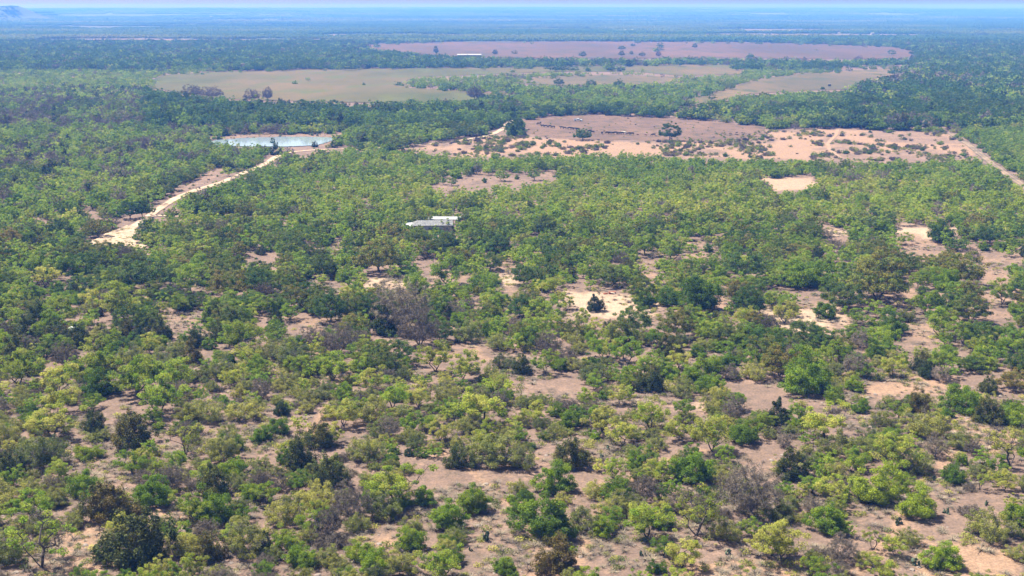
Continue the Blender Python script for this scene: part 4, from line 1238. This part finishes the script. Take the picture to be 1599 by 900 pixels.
# open shed behind
hx, hy = ground(694, 357)
h = root("open_shed", hx, hy, -0.04, "long flat metal shed roof just behind the ranch building", "shed")
bm = bmesh.new(); box(bm, 0, 1.5, 3.3, 11.2, 3.4, 0.12, rot=Euler((0.14, 0, 0)).to_matrix().to_4x4()); link_mesh("roof", bm, METAL, h)
for x in (-5.2, -1.8, 1.8, 5.2):
    for y in (0.1, 2.9):
        bm = bmesh.new(); cyl(bm, (x, y, 0), (x, y, 3.25 if y > 1 else 2.95), 0.08, n=8); link_mesh("post", bm, WOODP, h)
hx, hy = ground(708, 350)
h = root("utility_pole", hx, hy, 0, "tall thin pale pole rising behind the metal shed", "pole")
bm = bmesh.new(); cyl(bm, (0, 0, 0), (0, 0, 7.8), 0.13, 0.09, 10); link_mesh("shaft", bm, simple_mat("pale_pole", (0.42, 0.42, 0.36), 0.7), h)
bm = bmesh.new(); box(bm, 0, 0, 7.3, 1.0, 0.1, 0.1); link_mesh("crossbar", bm, WOODP, h)

# pickup
hx, hy = ground(902.5, 190)
t = root("pickup_truck", hx, hy, -0.10, "white pickup truck with loaded bed parked behind the cattle", "truck", z=0.12)
bm = bmesh.new()
prism(bm, [(-2.7, 0.55), (2.65, 0.55), (2.72, 0.95), (2.6, 1.15), (1.35, 1.22), (0.75, 1.82), (-0.75, 1.86), (-0.95, 1.2), (-2.7, 1.16)], -0.92, 0.92)
bmesh.ops.bevel(bm, geom=bm.edges[:], offset=0.06, segments=2, affect="EDGES")
body = link_mesh("body", bm, WHITE, t)
bm = bmesh.new()
prism(bm, [(0.74, 1.66), (1.22, 1.26), (-0.72, 1.26), (-0.62, 1.66)], -0.935, 0.935); link_mesh("side_window", bm, GLASS, t)
bm = bmesh.new(); box(bm, 1.08, 0, 1.53, 0.70, 1.5, 0.03, rot=Euler((0, 0.79, 0)).to_matrix().to_4x4()); link_mesh("windscreen", bm, GLASS, t)
bm = bmesh.new(); box(bm, -1.85, 0, 1.45, 1.5, 1.3, 0.7, 0.08); link_mesh("load", bm, GREYM, t)
for x in (-1.75, 1.75):
    for y in (-0.86, 0.86):
        bm = bmesh.new(); cyl(bm, (x, y - 0.13, 0.38), (x, y + 0.13, 0.38), 0.38, n=18); wl = link_mesh("wheel", bm, BLACKR, t)
        bm = bmesh.new(); cyl(bm, (x, y - 0.15, 0.38), (x, y + 0.15, 0.38), 0.2, n=14); link_mesh("rim", bm, GREYM, wl)
for y in (-0.7, 0.7):
    bm = bmesh.new(); box(bm, 2.72, y, 0.88, 0.08, 0.34, 0.18); link_mesh("headlight", bm, GLASS, t)
bm = bmesh.new(); box(bm, 2.75, 0, 0.58, 0.14, 1.8, 0.2); link_mesh("bumper", bm, GREYM, t)

# cattle: one skinned body each
def cow_mesh(name, mat, graze):
    V = []; E = []; R = []
    def add(p, r, par=None):
        V.append(p); R.append(r)
        if par is not None: E.append((par, len(V) - 1))
        return len(V) - 1
    pelvis = add((-0.75, 0, 1.12), (0.30, 0.34)); mid = add((-0.1, 0, 1.05), (0.36, 0.40), pelvis); ch = add((0.55, 0, 1.08), (0.30, 0.38), mid)
    nk = add((0.92, 0, 1.15 if not graze else 0.98), (0.19, 0.24), ch)
    hd = add((1.25, 0, 1.32) if not graze else (1.20, 0, 0.55), (0.14, 0.16), nk)
    mz = add((1.60, 0, 1.18) if not graze else (1.32, 0, 0.22), (0.09, 0.10), hd)
    for s in (-1, 1):
        ear = add((hd and V[hd][0] - 0.05, s * 0.28, V[hd][2] + 0.06), (0.04, 0.05), hd)
        k1 = add((-0.80, s * 0.22, 0.78), (0.15, 0.17), pelvis); k2 = add((-0.92, s * 0.22, 0.46), (0.075, 0.08), k1); k3 = add((-0.86, s * 0.22, 0.06), (0.06, 0.06), k2)
        f1 = add((0.56, s * 0.20, 0.72), (0.12, 0.14), ch); f2 = add((0.58, s * 0.20, 0.38), (0.065, 0.07), f1); f3 = add((0.56, s * 0.20, 0.06), (0.06, 0.06), f2)
    t1 = add((-1.10, 0, 1.20), (0.05, 0.05), pelvis); add((-1.16, 0, 0.62), (0.04, 0.04), t1)
    me = bpy.data.meshes.new(name); me.from_pydata(V, E, [])
    o = bpy.data.objects.new(name, me); COL.objects.link(o)
    sk = o.modifiers.new("skin", "SKIN"); sk.use_smooth_shade = True
    for i, r in enumerate(R):
        o.data.skin_vertices[0].data[i].radius = r
        o.data.skin_vertices[0].data[i].use_root = (i == 0)
    sb = o.modifiers.new("sub", "SUBSURF"); sb.levels = 1; sb.render_levels = 1
    dg = bpy.context.evaluated_depsgraph_get()
    m2 = bpy.data.meshes.new_from_object(o.evaluated_get(dg)); m2.name = name
    bpy.data.objects.remove(o)
    m2.materials.clear(); m2.materials.append(mat)
    return m2
HIDE = {"black": simple_mat("black_hide", (0.012, 0.011, 0.010), 0.6), "white": simple_mat("white_hide", (0.62, 0.57, 0.48), 0.8), "brown": simple_mat("brown_hide", (0.16, 0.07, 0.04), 0.8), "tan": simple_mat("tan_hide", (0.42, 0.28, 0.17), 0.8)}
CM = {("black", g): cow_mesh("cow_body", HIDE["black"], g) for g in (False, True)}
for c in ("white", "brown", "tan"): CM[(c, False)] = cow_mesh("cow_body", HIDE[c], False)
COWS = [(840, 195.5), (843.8, 194.5), (847, 199), (852, 199.3), (858, 200), (863.5, 200.5), (877, 201.6), (881.5, 202), (889, 202.5), (892.8, 203), (897.5, 203.2), (901.5, 204.5), (921, 207), (924.8, 208.5), (940, 210), (948, 209.6), (951.5, 210), (956, 210.2),
        (960.5, 209.8), (964.5, 210), (968, 210.5), (971, 210.2), (974.8, 209.8, "white"), (980.5, 210.8), (986.3, 211.2), (996, 211.8, "brown"), (1008.5, 212.2, "brown"), (1020, 212.8), (1024.6, 213.3, "tan")]
rc_ = random.Random(4)
blacks = [c for c in COWS if len(c) == 2]
small_names = {25: "reddish brown calf, left of the two brown calves", 26: "reddish brown calf, right of the two brown calves", 28: "tan calf beside the last black cow at the right end", 22: "the only white cow in the line of cattle"}
bi = 0
for i, c in enumerate(COWS):
    colr = c[2] if len(c) > 2 else "black"
    x, y = ground(c[0], c[1])
    gz = colr == "black" and rc_.random() < 0.35
    o = bpy.data.objects.new("cow" if colr in ("black", "white") else "calf", CM[(colr, gz)]); COL.objects.link(o)
    o.location = (x, y, float(terrain(x, y)) + 0.12)
    s = 1.18 * rc_.uniform(0.9, 1.08) if colr in ("black", "white") else 0.68
    o.scale = (s, s, s)
    o.rotation_euler = (0, 0, rc_.choice([0, math.pi]) * 0 + math.pi + rc_.uniform(-0.5, 0.5) + (0.9 if i in (0, 1, 14) else 0))
    if i in small_names: lab = small_names[i]
    else:
        bi += 1
        r, side = (bi, "left") if bi <= 13 else (len(blacks) - bi + 1, "right")
        lab = f"black cow {'with its head down' if gz else 'with its head up'}, {ORD[r]} black one from the {side}"
    o["label"] = lab; o["category"] = "cow" if o.name.startswith("cow") else "calf"; o["group"] = "cattle strung out across the pasture"

# long low barn on the reddish field, deer blind, far white sheds
def shed(name, u, v, w, d, hh, rz, label, wall=WALLM, roof=METAL, cat="shed"):
    x, y = ground(u, v)
    z0 = 0.3
    o = root(name, x, y, rz, label, cat, z=z0)
    bm = bmesh.new(); box(bm, 0, 0, hh / 2 - 0.15, w, d, hh + 0.3); wl = link_mesh("wall", bm, wall, o)
    bm = bmesh.new()
    prism(bm, [(-d / 2 - 0.5, hh + 0.02), (0, hh + d * 0.16), (d / 2 + 0.5, hh + 0.02), (d / 2 + 0.5, hh + 0.15), (0, hh + d * 0.16 + 0.15), (-d / 2 - 0.5, hh + 0.15)], -w / 2 - 0.4, w / 2 + 0.4)
    bmesh.ops.rotate(bm, verts=bm.verts[:], cent=(0, 0, 0), matrix=Matrix.Rotation(math.pi / 2, 3, "Z"))
    link_mesh("roof", bm, roof, o)
    bm = bmesh.new(); box(bm, w * 0.2, -d / 2 - 0.02, hh * 0.4, min(3.5, w * .3), 0.06, hh * 0.75); link_mesh("door", bm, DARK, o)
    return o
shed("long_barn", 733, 89, 36, 9, 2.2, -0.05, "long low barn with pale roof at the left of the reddish field", simple_mat("brown_siding", (0.18, 0.11, 0.09), 0.8), METAL, "barn")
shed("white_shed", 982, 49.5, 26, 14, 4, 0, "long white roofed shed far off in the blue woods, widest of them")
shed("white_shed", 1233, 51.5, 9, 8, 5, 0.3, "small bright white building far off, right of the long white shed")
shed("white_shed", 1362, 54.5, 8, 7, 4, 0.1, "tiny white building far off, middle one of the three right-hand ones")
shed("white_shed", 1482, 44.5, 8, 7, 4, 0.2, "tiny white building far off, nearest the right edge")
shed("white_shed", 880, 33, 12, 9, 5, 0.1, "tiny pale building far off above the reddish field")
shed("white_shed", 330, 30.5, 16, 9, 5, 0.1, "tiny pale building far off in the blue woods at the left")
x, y = ground(1295, 137)
o = root("hunting_blind", x, y, 0.1, "dark box-shaped hunting blind on legs at the brown strip's edge", "hunting blind", z=0.2)
bm = bmesh.new(); box(bm, 0, 0, 2.2, 2.3, 2.0, 1.8, 0.04); link_mesh("cabin", bm, DARK, o)
bm = bmesh.new(); box(bm, 0, 0, 3.18, 2.7, 2.4, 0.12); link_mesh("roof", bm, GREYM, o)
for sx in (-1, 1):
    for sy in (-1, 1):
        bm = bmesh.new(); cyl(bm, (sx * 1.0, sy * .85, 0), (sx * .9, sy * .8, 1.3), 0.07, n=6); link_mesh("leg", bm, WOODP, o)
# rusty scrap with a pale board, white tank
x, y = ground(956, 456)
o = root("scrap_heap", x, y, 0.1, "rusty red scrap with a pale board at the edge of the bright sand", "scrap heap")
bm = bmesh.new(); cyl(bm, (-0.9, 0, 0.28), (0.9, 0.1, 0.3), 0.28, 0.28, 16); link_mesh("rusty_drum", bm, RUST, o)
bm = bmesh.new(); box(bm, 0.1, -0.45, 0.35, 1.3, 0.35, 0.06, rot=Euler((0.5, 0.25, 0.3)).to_matrix().to_4x4()); link_mesh("board", bm, simple_mat("pale_board", (0.55, 0.47, 0.36), 0.8), o)
bm = bmesh.new(); box(bm, -1.8, -0.1, 0.13, 1.1, 0.5, 0.22, 0.04, Euler((0, 0, 0.3)).to_matrix().to_4x4()); link_mesh("rusty_sheet", bm, RUST, o)
x, y = ground(113, 519)
o = root("water_tank", x, y, 0, "small white rounded tank showing among the dark junipers", "tank")
bm = bmesh.new(); cyl(bm, (0, 0, 0), (0, 0, 0.8), 0.85, n=24)
link_mesh("drum", bm, WHITE, o, True)
bm = bmesh.new(); bmesh.ops.create_uvsphere(bm, u_segments=24, v_segments=12, radius=0.86, matrix=Matrix.Translation((0, 0, 0.8)) @ Matrix.Diagonal((1, 1, 0.45, 1)))
link_mesh("dome", bm, WHITE, o, True)

# ------------------------------------------------------------------ haze
m, nt, out = new_mat("haze_air")
pv = node(nt, "ShaderNodeVolumePrincipled")
pv.inputs["Color"].default_value = (0.10, 0.31, 1.0, 1)
pv.inputs["Absorption Color"].default_value = (0.76, 0.66, 1.0, 1)
pv.inputs["Density"].default_value = HAZE_DENSITY
pv.inputs["Anisotropy"].default_value = 0.0
nt.links.new(pv.outputs[0], out.inputs["Volume"])
bm = bmesh.new(); box(bm, 0, 7000, 44, 19200, 15200, 116)
hz = link_mesh("haze", bm, m)
tagk(hz, "stuff"); hz["label"] = "thin blue haze over the far woods and hills"
print("individual plants", len(indiv), {k: len(v) for k, v in byk.items()})
